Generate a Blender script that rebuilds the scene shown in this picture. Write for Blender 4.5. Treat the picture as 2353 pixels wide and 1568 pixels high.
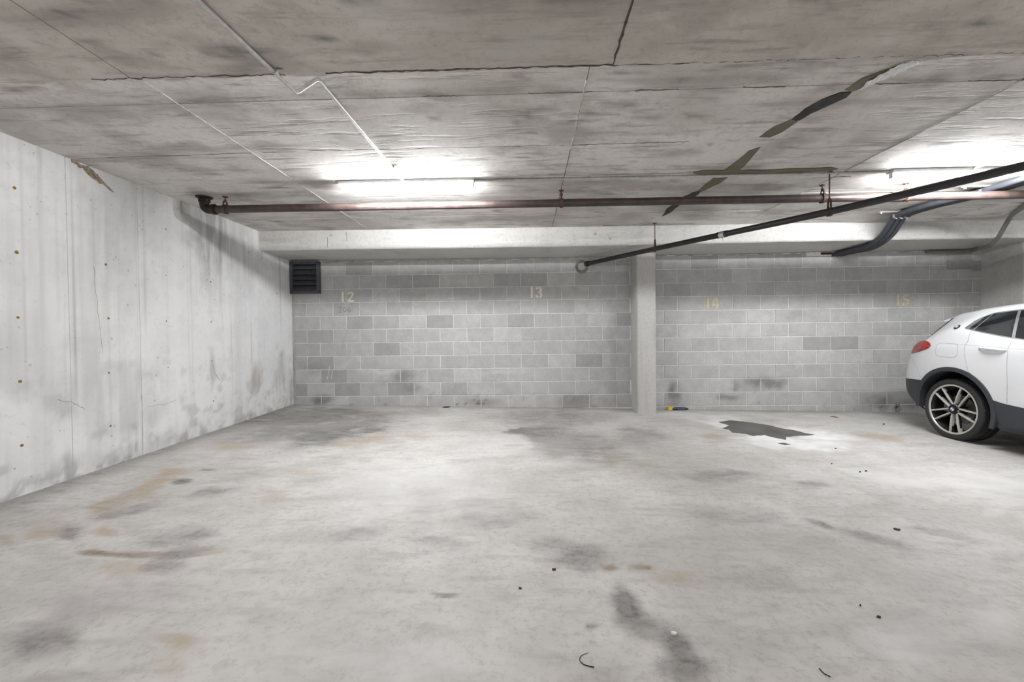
import bpy, math, random
import numpy as np
from mathutils import Vector, Matrix

for o in list(bpy.data.objects): bpy.data.objects.remove(o, do_unlink=True)
scene = bpy.context.scene
COL = scene.collection
rnd = random.Random(12)

# ------------------------------------------------------------------ camera
FW, FH, FPX = 2353, 1568, 984.04
YAW, PITCH, ROLL, CAMZ = 0.03502, -0.01475, -0.01147, 1.2258
_f = Vector((-math.sin(YAW)*math.cos(PITCH), math.cos(YAW)*math.cos(PITCH), math.sin(PITCH)))
_r0 = Vector((math.cos(YAW), math.sin(YAW), 0)); _u0 = _r0.cross(_f)
CR = math.cos(ROLL)*_r0 + math.sin(ROLL)*_u0
CU = -math.sin(ROLL)*_r0 + math.cos(ROLL)*_u0
CF = _f; CAMP = Vector((0, 0, CAMZ))
cd = bpy.data.cameras.new('camera'); cam = bpy.data.objects.new('camera', cd); COL.objects.link(cam)
cd.sensor_width = 36; cd.lens = FPX/FW*36; cd.clip_start = .05; cd.clip_end = 100
m = Matrix.Identity(4)
for i, a in enumerate((CR, CU, -CF)):
    for k in range(3): m[k][i] = a[k]
m.translation = CAMP; cam.matrix_world = m
scene.camera = cam

# ------------------------------------------------------------------ world, exposure
wd = bpy.data.worlds.new('world'); scene.world = wd; wd.use_nodes = True
wd.node_tree.nodes['Background'].inputs[0].default_value = (.9, .95, 1, 1)
wd.node_tree.nodes['Background'].inputs[1].default_value = 0.02
vs = scene.view_settings
vs.view_transform = 'Standard'; vs.look = 'None'; vs.gamma = 1; vs.use_curve_mapping = False
vs.exposure = 1.45
scene.cycles.diffuse_bounces = 5
scene.cycles.use_light_tree = False
TUBE = 150.0          # emission of the fluorescent tubes

# ------------------------------------------------------------------ the measured room (metres)
XL = -3.566                       # left wall
YB, TB = 6.429, 0.0091            # back wall face  y = YB + TB*x
YBM = 5.659                       # beam front face
ZBB = 1.166 + CAMZ                # beam soffit
FX, FY = -0.02026, 0.0205         # floor falls
def zfloor(x, y): return FX*x + FY*y
def zceil(x, y): return 1.4098 + CAMZ - 0.00333*x
DROP = .09                        # the near slab hangs this much lower
YLIP = 2.15
def znear(x, y): return zceil(x, y) - DROP
def yback(x): return YB + TB*x
PL = dict(floor=(Vector((-FX, -FY, 1)), 0.0), ceil=(Vector((.00333, 0, 1)), 1.4098+CAMZ),
          near=(Vector((.00333, 0, 1)), 1.4098+CAMZ-DROP), left=(Vector((1, 0, 0)), XL),
          back=(Vector((-TB, 1, 0)), YB), beam=(Vector((-TB, 1, 0)), YBM))
def at(x, y, pl):
    d = CR*((x-FW/2)/FPX) + CU*((FH/2-y)/FPX) + CF
    n, dd = PL[pl] if isinstance(pl, str) else pl
    return CAMP + d*((dd - n.dot(CAMP))/n.dot(d))
def PY(v): return (Vector((0, 1, 0)), v)
def PZ(v): return (Vector((0, 0, 1)), v)

# ------------------------------------------------------------------ node helpers
class NT:
    def __init__(s, name):
        s.m = bpy.data.materials.new(name); s.m.use_nodes = True
        s.t = s.m.node_tree; s.b = s.t.nodes['Principled BSDF']; s._pos = None
    def put(s, sock, v):
        if isinstance(v, bpy.types.NodeSocket): s.t.links.new(v, sock)
        elif v is not None:
            if hasattr(sock.default_value, '__len__') and not hasattr(v, '__len__'): v = [v]*len(sock.default_value)
            if hasattr(v, '__len__') and len(sock.default_value) == 4 and len(v) == 3: v = (*v, 1)
            sock.default_value = v
    def n(s, ty, ins=(), **props):
        nd = s.t.nodes.new(ty)
        for k, v in props.items(): setattr(nd, k, v)
        for k, v in dict(ins).items(): s.put(nd.inputs[k], v)
        return nd
    def pos(s):
        if s._pos is None: s._pos = s.n('ShaderNodeNewGeometry').outputs['Position']
        return s._pos
    def math(s, op, a, b=0.0, c=None, clamp=False):
        nd = s.n('ShaderNodeMath', operation=op, use_clamp=clamp); s.put(nd.inputs[0], a); s.put(nd.inputs[1], b)
        if c is not None: s.put(nd.inputs[2], c)
        return nd.outputs[0]
    def mix(s, f, a, b, mode='MIX'):
        nd = s.n('ShaderNodeMix', data_type='RGBA', blend_type=mode)
        s.put(nd.inputs[0], f); s.put(nd.inputs[6], a); s.put(nd.inputs[7], b); return nd.outputs[2]
    def map(s, v, a0, a1, b0=0.0, b1=1.0, kind='SMOOTHSTEP'):
        nd = s.n('ShaderNodeMapRange', interpolation_type=kind, clamp=True) if kind == 'LINEAR' else s.n('ShaderNodeMapRange', interpolation_type=kind)
        for i, x in enumerate((v, a0, a1, b0, b1)): s.put(nd.inputs[i], x)
        return nd.outputs[0]
    def scl(s, sc, v=None):
        nd = s.n('ShaderNodeVectorMath', operation='MULTIPLY'); s.put(nd.inputs[0], v or s.pos()); s.put(nd.inputs[1], sc); return nd.outputs[0]
    def noise(s, scale, detail=4, rough=.55, vec=None, dist=0.0):
        nd = s.n('ShaderNodeTexNoise', {'Scale': scale, 'Detail': detail, 'Roughness': rough, 'Distortion': dist})
        s.put(nd.inputs['Vector'], vec or s.pos()); return nd.outputs[0]
    def voro(s, scale, vec=None):
        nd = s.n('ShaderNodeTexVoronoi', {'Scale': scale}); s.put(nd.inputs['Vector'], vec or s.pos()); return nd
    def warp(s, scale, amt):
        c = s.n('ShaderNodeTexNoise', {'Scale': scale, 'Detail': 4, 'Roughness': .6}); s.put(c.inputs['Vector'], s.pos())
        a = s.n('ShaderNodeVectorMath', operation='SUBTRACT'); s.put(a.inputs[0], c.outputs[1]); s.put(a.inputs[1], (.5, .5, .5))
        b = s.n('ShaderNodeVectorMath', operation='MULTIPLY_ADD'); s.put(b.inputs[0], a.outputs[0]); s.put(b.inputs[1], (amt,)*3); s.put(b.inputs[2], s.pos())
        return b.outputs[0]
    def spot(s, vec, c, r, rot=(0, 0, 0), soft=1.0):
        mp = s.n('ShaderNodeMapping', {'Location': tuple(c), 'Rotation': rot, 'Scale': r}, vector_type='TEXTURE'); s.put(mp.inputs[0], vec)
        ln = s.n('ShaderNodeVectorMath', operation='LENGTH'); s.put(ln.inputs[0], mp.outputs[0])
        return s.map(ln.outputs['Value'], 1-soft*.9, 1.0, 1.0, 0.0)
    def stained(s, c, k=1.0):
        a = s.n('ShaderNodeVertexColor', layer_name='stain'); return s.mix(s.math('MULTIPLY', a.outputs[1], k), c, a.outputs[0])
    def bump(s, h, strength=.3, dist=.01):
        nd = s.n('ShaderNodeBump', {'Strength': strength, 'Distance': dist}); s.put(nd.inputs['Height'], h)
        s.put(s.b.inputs['Normal'], nd.outputs[0])
    def done(s, col=None, rough=None, metal=None, spec=None, coat=None):
        for k, v in (('Base Color', col), ('Roughness', rough), ('Metallic', metal), ('Specular IOR Level', spec), ('Coat Weight', coat)):
            if v is not None: s.put(s.b.inputs[k], v)
        return s.m
def lin(*c):
    return tuple((x/255/12.92 if x/255 <= .04045 else ((x/255+.055)/1.055)**2.4) for x in c)
def plain(name, col, rough=.6, metal=0.0, var=.12, scale=30, coat=None, bump=0.0):
    t = NT(name); f = t.map(t.noise(scale, 3), .3, .7)
    c = t.mix(f, tuple(x*(1-var) for x in col), tuple(min(1, x*(1+var)) for x in col))
    if bump: t.bump(t.noise(scale*2, 3), bump, .003)
    return t.done(c, rough, metal, coat=coat)

# ------------------------------------------------------------------ mesh helpers
class MB:
    def __init__(s): s.v = []; s.f = []; s.mi = []
    def add(s, vs_, fs, mi=0):
        b = len(s.v); s.v += [tuple(v) for v in vs_]; s.f += [tuple(i+b for i in f) for f in fs]; s.mi += [mi]*len(fs); return s
    def box(s, c, d, rz=0, bev=0.0, M=None, mi=0):
        hx, hy, hz = d[0]/2, d[1]/2, d[2]/2
        if bev <= 0:
            P = [(sx*hx, sy*hy, sz*hz) for sx in (-1, 1) for sy in (-1, 1) for sz in (-1, 1)]
            F = [(0, 1, 3, 2), (4, 6, 7, 5), (0, 4, 5, 1), (2, 3, 7, 6), (0, 2, 6, 4), (1, 5, 7, 3)]
        else:
            b = min(bev, hx*.9, hy*.9, hz*.9); P = []; idx = {}
            for sx in (-1, 1):
                for sy in (-1, 1):
                    for sz in (-1, 1):
                        for ax in range(3):
                            q = [sx*(hx-b), sy*(hy-b), sz*(hz-b)]; q[ax] = (sx*hx, sy*hy, sz*hz)[ax]
                            idx[(sx, sy, sz, ax)] = len(P); P.append(tuple(q))
            F = []
            for ax in range(3):
                o = [i for i in range(3) if i != ax]
                for sg in (-1, 1):
                    loop = []
                    for u, w in ((-1, -1), (1, -1), (1, 1), (-1, 1)):
                        k = [0, 0, 0]; k[ax] = sg; k[o[0]] = u; k[o[1]] = w; loop.append(idx[(*k, ax)])
                    F.append(tuple(loop))
                o0, o1 = o
                for u in (-1, 1):
                    for w in (-1, 1):
                        k0 = [0]*3; k1 = [0]*3; k0[ax] = -1; k1[ax] = 1
                        for k in (k0, k1): k[o0] = u; k[o1] = w
                        F.append((idx[(*k0, o0)], idx[(*k1, o0)], idx[(*k1, o1)], idx[(*k0, o1)]))
            for sx in (-1, 1):
                for sy in (-1, 1):
                    for sz in (-1, 1): F.append(tuple(idx[(sx, sy, sz, ax)] for ax in range(3)))
        R = M or (Matrix.Translation(Vector(c)) @ Matrix.Rotation(rz, 4, 'Z'))
        return s.add([R @ Vector(p) for p in P], F, mi)
    def tube(s, pts, r, seg=12, caps=True, mi=0):
        pts = [Vector(p) for p in pts]; n = len(pts); rs = r if hasattr(r, '__len__') else [r]*n
        T = [((pts[min(i+1, n-1)]-pts[max(i-1, 0)])).normalized() for i in range(n)]
        up = Vector((0, 0, 1)) if abs(T[0].z) < .9 else Vector((1, 0, 0)); N = (up - T[0]*up.dot(T[0])).normalized()
        V = []
        for i in range(n):
            N = (N - T[i]*N.dot(T[i])).normalized(); B = T[i].cross(N)
            for k in range(seg):
                a = 2*math.pi*k/seg; V.append(pts[i] + (N*math.cos(a)+B*math.sin(a))*rs[i])
        F = [(i*seg+k, i*seg+(k+1) % seg, (i+1)*seg+(k+1) % seg, (i+1)*seg+k) for i in range(n-1) for k in range(seg)]
        if caps: F += [tuple(range(seg))[::-1], tuple((n-1)*seg+k for k in range(seg))]
        return s.add(V, F, mi)
    def lathe(s, prof, M=None, seg=32, mi=0, a0=0, a1=2*math.pi):
        # prof: (radius, axial); axis = local Y
        M = M or Matrix.Identity(4); full = abs(a1-a0-2*math.pi) < 1e-6; ns = seg if full else seg+1
        V = [M @ Vector((r*math.cos(a0+(a1-a0)*k/seg), h, r*math.sin(a0+(a1-a0)*k/seg))) for r, h in prof for k in range(ns)]
        F = []
        for i in range(len(prof)-1):
            for k in range(seg):
                k2 = (k+1) % ns; F.append((i*ns+k, i*ns+k2, (i+1)*ns+k2, (i+1)*ns+k))
        return s.add(V, F, mi)
    def prism(s, poly, off, mi=0):
        # polygon (3D points) extruded by vector off
        n = len(poly); off = Vector(off); V = [Vector(p) for p in poly] + [Vector(p)+off for p in poly]
        return s.add(V, [tuple(range(n)), tuple(range(2*n-1, n-1, -1))] + [(i, i+n, (i+1) % n+n, (i+1) % n) for i in range(n)], mi)
    def mesh(s, name, mats, smooth=False):
        me = bpy.data.meshes.new(name); me.from_pydata([tuple(v) for v in s.v], [], s.f)
        for mt in (mats if isinstance(mats, (list, tuple)) else [mats]): me.materials.append(mt)
        me.polygons.foreach_set('material_index', s.mi)
        import bmesh
        bm = bmesh.new(); bm.from_mesh(me); bmesh.ops.recalc_face_normals(bm, faces=bm.faces); bm.to_mesh(me); bm.free()
        if smooth:
            me.polygons.foreach_set('use_smooth', [True]*len(me.polygons))
            if smooth != 'all': me.set_sharp_from_angle(angle=math.radians(38))
        me.update(); return me
    def build(s, name, mats, parent=None, smooth=False):
        return link(name, s.mesh(name, mats, smooth), parent)
def link(name, data, parent=None):
    o = bpy.data.objects.new(name, data); COL.objects.link(o)
    if parent is not None: o.parent = parent
    return o
def tag(o, label=None, cat=None, group=None, kind=None):
    for k, v in (('label', label), ('category', cat), ('group', group), ('kind', kind)):
        if v: o[k] = v
    return o
def empty(name, loc=(0, 0, 0), label=None, cat=None, group=None, kind=None):
    o = link(name, None); o.location = loc; o.empty_display_size = .1
    bpy.context.view_layer.update(); return tag(o, label, cat, group, kind)
def under(o, parent):
    """parent a mesh built in world coordinates under an empty that only has a location"""
    o.parent = parent; o.matrix_parent_inverse = Matrix.Translation(-parent.location); return o
def fillet(pts, r, n=6):
    pts = [Vector(p) for p in pts]; out = [pts[0]]
    for i in range(1, len(pts)-1):
        a, b, c = pts[i-1], pts[i], pts[i+1]; d0 = (a-b); d1 = (c-b); q = min(r, d0.length*.45, d1.length*.45)
        A = b+d0.normalized()*q; B = b+d1.normalized()*q
        for k in range(n+1):
            t = k/n; out.append(A*(1-t)**2 + b*2*t*(1-t) + B*t*t)
    out.append(pts[-1]); return out
def spline(pts, n=8):
    pts = [Vector(p) for p in pts]; q = [pts[0]*2-pts[1]] + pts + [pts[-1]*2-pts[-2]]; out = []
    for i in range(1, len(q)-2):
        for k in range(n):
            t = k/n; a, b, c, d = q[i-1], q[i], q[i+1], q[i+2]
            out.append(.5*((2*b)+(c-a)*t+(2*a-5*b+4*c-d)*t*t+(3*b-a-3*c+d)*t**3))
    out.append(pts[-1]); return out

# ------------------------------------------------------------------ stains and tones: shapes of dirt and colour stored as a mesh colour layer
def vnoise(x, y, seed=0):
    xi = np.floor(x); yi = np.floor(y); fx = x-xi; fy = y-yi; fx = fx*fx*(3-2*fx); fy = fy*fy*(3-2*fy)
    h = lambda i, j: np.modf(np.abs(np.sin(i*127.1+j*311.7+seed*74.7)*43758.5453))[0]
    return (h(xi, yi)*(1-fx)+h(xi+1, yi)*fx)*(1-fy)+(h(xi, yi+1)*(1-fx)+h(xi+1, yi+1)*fx)*fy
def fbm(x, y, oct=4, seed=0):
    t = np.zeros_like(x); a = .5; n = 0
    for k in range(oct): t += a*vnoise(x*2**k+k*17.3, y*2**k-k*9.1, seed+k); n += a; a *= .55
    return t/n
def smooth(x, a, b): t = np.clip((x-a)/(b-a), 0, 1); return t*t*(3-2*t)
def stain_layer(me, axes, stains, warp=.25, wfreq=2.0, grain=(7, 7), gl=(.22, .6), base=(.3, .3, .3), extra=None, gain=1.0):
    n = len(me.vertices); co = np.empty(n*3); me.vertices.foreach_get('co', co); co = co.reshape(-1, 3)
    u, v = co[:, axes[0]], co[:, axes[1]]
    w1u = (fbm(u*wfreq, v*wfreq, 4, 3)-.5); w1v = (fbm(u*wfreq, v*wfreq, 4, 11)-.5)
    w2u = (fbm(u*wfreq*5, v*wfreq*5, 3, 83)-.5); w2v = (fbm(u*wfreq*5, v*wfreq*5, 3, 89)-.5)
    g = smooth(fbm(u*grain[0], v*grain[1], 4, 5), *gl)
    C = np.tile(np.array(base, float), (n, 1)); A = np.zeros(n)
    for (cu, cv, au, av, bu, bv, col, k) in stains:
        wa = min(warp, .9*min(math.hypot(au, av), math.hypot(bu, bv))); wb = wa*.8; du = u+w1u*wa*2+w2u*wb-cu; dv = v+w1v*wa*2+w2v*wb-cv; det = au*bv-av*bu
        l = np.hypot((du*bv-dv*bu)/det, (au*dv-av*du)/det); f = np.clip(smooth(1-l, 0, .75)*k*gain*(.45+.55*g), 0, .97)
        nA = f+A*(1-f); C = np.where(nA[:, None] > 1e-4, (np.array(col)[None]*f[:, None]+C*(A*(1-f))[:, None])/np.maximum(nA, 1e-4)[:, None], C); A = nA
    if extra is not None:
        for col, f in extra(u, v): nA = f+A*(1-f); C = np.where(nA[:, None] > 1e-4, (np.array(col)[None]*f[:, None]+C*(A*(1-f))[:, None])/np.maximum(nA, 1e-4)[:, None], C); A = nA
    at_ = me.color_attributes.new('stain', 'FLOAT_COLOR', 'POINT'); at_.data.foreach_set('color', np.c_[C, A].astype(np.float32).ravel())
def ell(q, rx, ry, rot, pl, ax, col, k):
    """an ellipse of dirt on a surface: centre, half axes (image pixels) and tilt (degrees) turned into surface metres"""
    c, s_ = math.cos(math.radians(rot)), math.sin(math.radians(rot)); C = at(q[0], q[1], pl)
    A = (at(q[0]+rx*c, q[1]+rx*s_, pl)-at(q[0]-rx*c, q[1]-rx*s_, pl))/2; B = (at(q[0]-ry*s_, q[1]+ry*c, pl)-at(q[0]+ry*s_, q[1]-ry*c, pl))/2
    return (C[ax[0]], C[ax[1]], A[ax[0]], A[ax[1]], B[ax[0]], B[ax[1]], col, k)
def grid_face(b, us, vs_, f):
    nu, nv = len(us), len(vs_); return b.add([f(u, v) for u in us for v in vs_], [(i*nv+j, (i+1)*nv+j, (i+1)*nv+j+1, i*nv+j+1) for i in range(nu-1) for j in range(nv-1)])

# ------------------------------------------------------------------ materials
G, BR, K, WH, TAN, OL = (.17, .16, .15), (.24, .175, .11), (.055, .052, .05), (.88, .88, .875), (.42, .335, .24), (.34, .33, .265)
DG_, MG = (.11, .105, .1), (.26, .245, .23)
FLOOR_STAINS_TONES = [ # stains, broad pale fields, a dark strip beneath the car: pixel centre, half axes in pixels, tilt, colour, strength
    ((740, 978), 240, 58, -4, G, .75), ((735, 1004), 120, 24, -8, DG_, .85), ((860, 988), 80, 11, -9, DG_, .65), ((660, 958), 170, 28, 0, G, .5), ((880, 965), 65, 6, 2, K, .5), ((778, 943), 34, 5, 2, K, .55), ((850, 1016), 115, 14, -10, TAN, .55), ((960, 1000), 55, 12, 0, TAN, .35), ((820, 950), 260, 18, 0, G, .45),
    ((1212, 989), 52, 10, -2, K, 1), ((1280, 1002), 120, 38, 6, G, .85), ((1330, 1022), 140, 48, 8, MG, .65), ((1420, 1052), 90, 40, 10, OL, .45), ((1250, 960), 190, 22, 0, G, .45), ((1480, 1000), 80, 22, 0, G, .35),
    ((1790, 1018), 140, 24, 8, WH, 1), ((1690, 975), 90, 16, 6, WH, .7), ((1860, 1000), 110, 30, 8, WH, .6), ((1640, 960), 130, 14, 0, WH, .4), ((2000, 1003), 75, 9, 8, TAN, .75), ((1640, 1000), 60, 12, 8, TAN, .5),
    ((420, 1080), 62, 16, -15, TAN, .9), ((330, 1120), 100, 28, -25, TAN, .9), ((260, 1160), 66, 26, -20, (.37, .29, .2), .75), ((412, 1110), 28, 9, 0, (.16, .15, .15), .95), ((472, 1082), 17, 5, 0, (.18, .17, .17), .85), ((310, 1170), 95, 16, -15, G, .75), ((185, 1215), 50, 24, -8, (.2, .185, .18), .75), ((262, 1220), 38, 16, 0, TAN, .6), ((130, 1212), 70, 26, -10, TAN, .55), ((20, 1236), 36, 13, 0, TAN, .6), ((475, 1135), 85, 16, -8, G, .5),
    ((420, 1232), 110, 30, -8, G, .5), ((220, 1270), 62, 11, 2, BR, .9), ((320, 1274), 95, 11, 0, BR, .85), ((425, 1268), 82, 16, -5, (.16, .145, .13), .9), ((484, 1268), 46, 8, -4, TAN, .7), ((390, 1292), 72, 26, -4, (.25, .225, .215), .65), ((300, 1300), 80, 24, 0, TAN, .4),
    ((300, 1350), 180, 60, -12, (.38, .355, .35), .5), ((130, 1465), 140, 70, -18, G, .5), ((400, 1482), 60, 34, 0, TAN, .45), ((372, 1532), 60, 34, 0, TAN, .35), ((605, 1150), 60, 22, 0, TAN, .45), ((560, 1020), 50, 16, 0, TAN, .45), ((690, 1090), 50, 14, 0, TAN, .3),
    ((950, 1120), 280, 100, 0, WH, .2), ((950, 1520), 240, 70, 0, WH, .2), ((1160, 1200), 140, 34, 0, G, .25), ((1030, 1260), 90, 30, 0, G, .3), ((1330, 1275), 130, 50, 0, G, .45), ((1020, 1363), 48, 10, 4, G, .6), ((820, 1230), 120, 26, -6, G, .25),
    ((1478, 1303), 40, 11, 0, BR, .95), ((1405, 1306), 28, 14, 0, BR, .65), ((1562, 1322), 60, 34, 0, TAN, .5), ((1420, 1390), 82, 60, 25, G, .75), ((1545, 1490), 85, 58, 35, (.17, .165, .16), .85), ((1480, 1440), 110, 50, 38, G, .55), ((1345, 1440), 24, 12, 0, G, .65), ((1570, 1545), 100, 46, 10, G, .55),
    ((1902, 1207), 50, 11, 18, (.22, .21, .2), .85), ((2040, 1247), 150, 18, 13, G, .45), ((1640, 1096), 190, 18, 4, G, .45), ((1885, 1116), 75, 10, 8, G, .45), ((2180, 1225), 130, 16, 10, G, .35), ((1700, 1180), 200, 30, 6, G, .25), ((2330, 1045), 90, 14, 6, DG_, .4), ((2230, 1110), 180, 34, 10, WH, .25), ((2100, 1480), 150, 70, 22, WH, .35), ((2290, 1440), 110, 66, 10, WH, .25), ((1780, 1330), 160, 40, 10, G, .2), ((2050, 1100), 160, 20, 8, WH, .3)]
def mat_floor():
    t = NT('floor_concrete')
    mid = t.map(t.noise(1.9, 4, .65), .3, .72)
    c = t.mix(mid, (.66, .645, .62), (.52, .505, .48))
    st = t.map(t.noise(1.0, 3, .65, t.scl((3.2, 11, 1))), .48, .74)
    c = t.mix(t.math('MULTIPLY', st, .42), c, (.33, .32, .30))
    fine = t.map(t.noise(24, 5, .82), .46, .70); c = t.mix(t.math('MULTIPLY', fine, .46), c, (.28, .27, .255))
    c = t.stained(c, t.map(t.math('ADD', fine, st), 0, 1.1, .78, 1.12, 'LINEAR'))
    return t.done(c, .62, spec=.32)

def mat_concrete(name, base, dark, streak, k_streak, bump=0, tint=None):
    t = NT(name)
    big = t.map(t.noise(1.1, 3, .6), .3, .7); c = t.mix(t.math('MULTIPLY', big, .6), base, tint or dark)
    s1 = t.map(t.noise(1.0, 4, .65, t.scl(streak)), .5, .75); c = t.mix(t.math('MULTIPLY', s1, k_streak), c, tuple(x*.5 for x in dark))
    fine = t.map(t.noise(26, 5, .8), .46, .72); c = t.mix(t.math('MULTIPLY', fine, .4), c, tuple(x*.5 for x in dark))
    c = t.stained(c)
    if bump: t.bump(s1, bump, -.01)
    return t.done(c, .85, spec=.25)

def mat_wall_left():
    t = NT('wall_concrete')
    big = t.map(t.noise(3.0, 4, .65), .35, .7); c = t.mix(t.math('MULTIPLY', big, .35), (.9, .9, .905), (.7, .7, .71))
    s1 = t.map(t.noise(1.0, 3, .6, t.scl((1, 22, .45))), .55, .74); c = t.mix(t.math('MULTIPLY', s1, .16), c, (.45, .45, .455))
    sp = t.map(t.noise(26, 4, .75), .55, .75); c = t.mix(t.math('MULTIPLY', sp, .3), c, (.42, .42, .42))
    v = t.voro(15); h = t.math('LESS_THAN', v.outputs['Distance'], t.map(big, .2, 1, .03, .17)); c = t.mix(t.math('MULTIPLY', h, .45), c, (.28, .28, .28))
    c = t.stained(c)
    return t.done(c, .8, spec=.25)

def mat_block():
    t = NT('concrete_block')
    oi = t.n('ShaderNodeObjectInfo'); c = oi.outputs['Color']
    n1 = t.map(t.noise(7, 3, .7), .3, .7, 0, .25); c = t.mix(n1, c, (.2, .195, .19))
    grit = t.map(t.noise(120, 2, .8), .38, .7); c = t.mix(t.math('MULTIPLY', grit, .36), c, (.16, .155, .15))
    c = t.stained(c)
    return t.done(c, .9, spec=.2)
BLOCK_STAINS = [((740, 918), .26, .12, K, .9), ((925, 866), .26, .15, G, .85), ((945, 893), .28, .1, G, .6), ((870, 852), .45, .05, (.7, .7, .69), .6), ((1548, 902), .16, .3, K, .8), ((1688, 886), .1, .13, G, .9), ((1765, 880), .45, .12, K, .8), ((1668, 913), .3, .07, K, .7), ((2022, 925), .3, .2, G, .9), ((1330, 920), .5, .15, G, .6), ((1110, 925), .4, .09, G, .6), ((1390, 850), .6, 1.2, G, .3), ((1830, 725), .35, .09, G, .4), ((1345, 612), .22, .15, K, .5), ((1160, 855), .6, .05, (.7, .7, .69), .5), ((720, 850), .3, .15, (.23, .21, .2), .5), ((2100, 930), .4, .12, G, .7)]

M = {}
M['floor'] = mat_floor()
M['wall_left'] = mat_wall_left()
M['block'] = mat_block()
CD, CM = (.16, .15, .14), (.27, .255, .235)
CEIL_STAINS = [((1020, 225), 75, 14, 0, CD, .7), ((955, 213), 60, 12, 0, CM, .7), ((1290, 212), 80, 18, 0, CM, .6), ((995, 273), 18, 7, 0, CD, .8), ((1185, 283), 14, 7, 0, (.3, .24, .21), .7), ((1830, 325), 110, 26, -14, CM, .7), ((2110, 185), 100, 20, -12, CD, .65), ((1560, 350), 80, 20, 0, CM, .6), ((1730, 440), 80, 20, -6, CM, .6), ((1560, 480), 110, 24, 0, CM, .5), ((600, 415), 60, 9, 0, CM, .7), ((505, 402), 30, 6, 0, CD, .5), ((470, 452), 40, 14, 0, CD, .6), ((430, 258), 36, 7, 8, CD, .5), ((340, 232), 26, 6, 0, CD, .5), ((130, 280), 34, 8, 12, CM, .6), ((515, 238), 30, 6, 0, CM, .6), ((640, 508), 26, 5, 4, CD, .8), ((745, 525), 34, 6, 4, CD, .7), ((680, 442), 24, 5, 0, CD, .7), ((1900, 210), 60, 12, -8, CM, .5), ((2200, 300), 120, 20, -16, CM, .5), ((1180, 340), 120, 10, 0, CM, .5), ((1370, 440), 60, 10, 0, CM, .6), ((1240, 380), 40, 16, 0, CM, .4), ((850, 215), 90, 14, 0, CM, .5), ((780, 250), 80, 12, 0, CM, .4), ((1990, 400), 60, 8, -8, CM, .5), ((1480, 270), 60, 12, 0, CM, .5), ((1620, 210), 100, 6, 0, CM, .6), ((2240, 160), 80, 16, -8, CM, .6)]
NEAR_STAINS = [((150, 36), 34, 8, 8, CD, .9), ((180, 45), 20, 8, 20, CD, .7), ((85, 101), 12, 5, 0, CD, .9), ((745, 86), 36, 7, 0, CD, .9), ((1140, 90), 18, 8, 0, CD, .7), ((2240, 50), 18, 7, 0, CD, .9), ((1835, 98), 14, 5, 0, CD, .9), ((1640, 120), 14, 5, 0, CD, .9), ((1470, 60), 60, 6, 0, CD, .6), ((1070, 120), 14, 10, 0, (.62, .58, .53), .6), ((560, 150), 90, 16, 0, CM, .5), ((860, 110), 130, 24, 0, CM, .5), ((1120, 130), 40, 8, 0, CM, .7), ((360, 130), 20, 5, 0, CM, .7), ((580, 143), 8, 6, 0, (.08, .08, .08), .9), ((930, 35), 80, 12, 0, CM, .3), ((1900, 60), 200, 40, 0, CM, .3)]
M['ceil'] = mat_concrete('ceiling_concrete', (.77, .742, .715), (.45, .42, .39), (2.2, 15, 1), .7, .3, tint=(.59, .56, .53))
M['near'] = mat_concrete('near_slab_concrete', (.70, .65, .60), (.48, .44, .40), (2.2, 14, 1), .65, .3, tint=(.58, .53, .48))
M['beam'] = mat_concrete('beam_concrete', (.62, .61, .59), (.52, .51, .495), (2.5, 2.5, 12), .3)
M['column'] = mat_concrete('column_concrete', (.56, .55, .53), (.46, .45, .43), (6, 6, .6), .3)
M['mortar'] = mat_concrete('mortar', (.80, .795, .78), (.6, .595, .58), (4, 4, 4), .3)
M['grout'] = mat_concrete('grout', (.45, .445, .43), (.32, .31, .3), (5, 5, 5), .4, .5)
M['far'] = mat_concrete('plain_concrete', (.34, .335, .33), (.27, .265, .26), (3, 3, .6), .3)
M['ridge'] = plain('ridge_lime', (.52, .505, .48), .9, var=.3, scale=40)
M['crack'] = plain('crack_dirt', (.09, .082, .075), .95, var=.3)
M['joint'] = plain('joint_dirt', (.22, .205, .19), .95, var=.3)
M['olive'] = plain('olive_sealant', lin(103, 95, 75), .6, var=.14, scale=9)
M['black_sealant'] = plain('black_sealant', lin(42, 39, 37), .7, var=.5, scale=25, bump=.5)
M['rust'] = plain('rust_plug', lin(146, 118, 56), .9, var=.35, scale=120)
M['spall'] = plain('spalled_concrete', lin(165, 148, 130), .95, var=.4, scale=60, bump=.8)
M['yellow_paint'] = plain('stencil_paint', lin(228, 225, 200), .8, var=.1, scale=50)
M['yellow_paint_old'] = plain('old_stencil_paint', lin(206, 199, 160), .85, var=.2, scale=60)
M['pencil'] = plain('pencil_mark', lin(112, 112, 114), .8)
M['chalk'] = plain('chalk_mark', lin(225, 223, 220), .9)
M['vent'] = plain('vent_metal', lin(76, 77, 82), .55, .05, var=.15)
M['dark'] = plain('dark_void', (.012, .012, .012), .9)
M['brown_pipe'] = plain('brown_pipe_paint', lin(66, 54, 51), .45, 0, var=.3, scale=14)
M['elbow'] = plain('dark_iron', lin(52, 44, 42), .5, .4, var=.25)
M['rusty'] = plain('rusty_steel', lin(84, 60, 52), .7, .1, var=.35, scale=60)
M['black_pipe'] = plain('black_pipe_plastic', lin(38, 37, 38), .38, 0, var=.2)
M['cable'] = plain('black_cable', lin(58, 60, 66), .5, 0, var=.12)
M['steel'] = plain('galvanised_steel', lin(196, 196, 196), .35, .75, var=.12, scale=50)
M['emt'] = plain('conduit_steel', lin(196, 195, 192), .4, .25, var=.12, scale=30)
M['grey_conduit'] = plain('grey_conduit', lin(128, 126, 122), .5, .2, var=.15)
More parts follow.
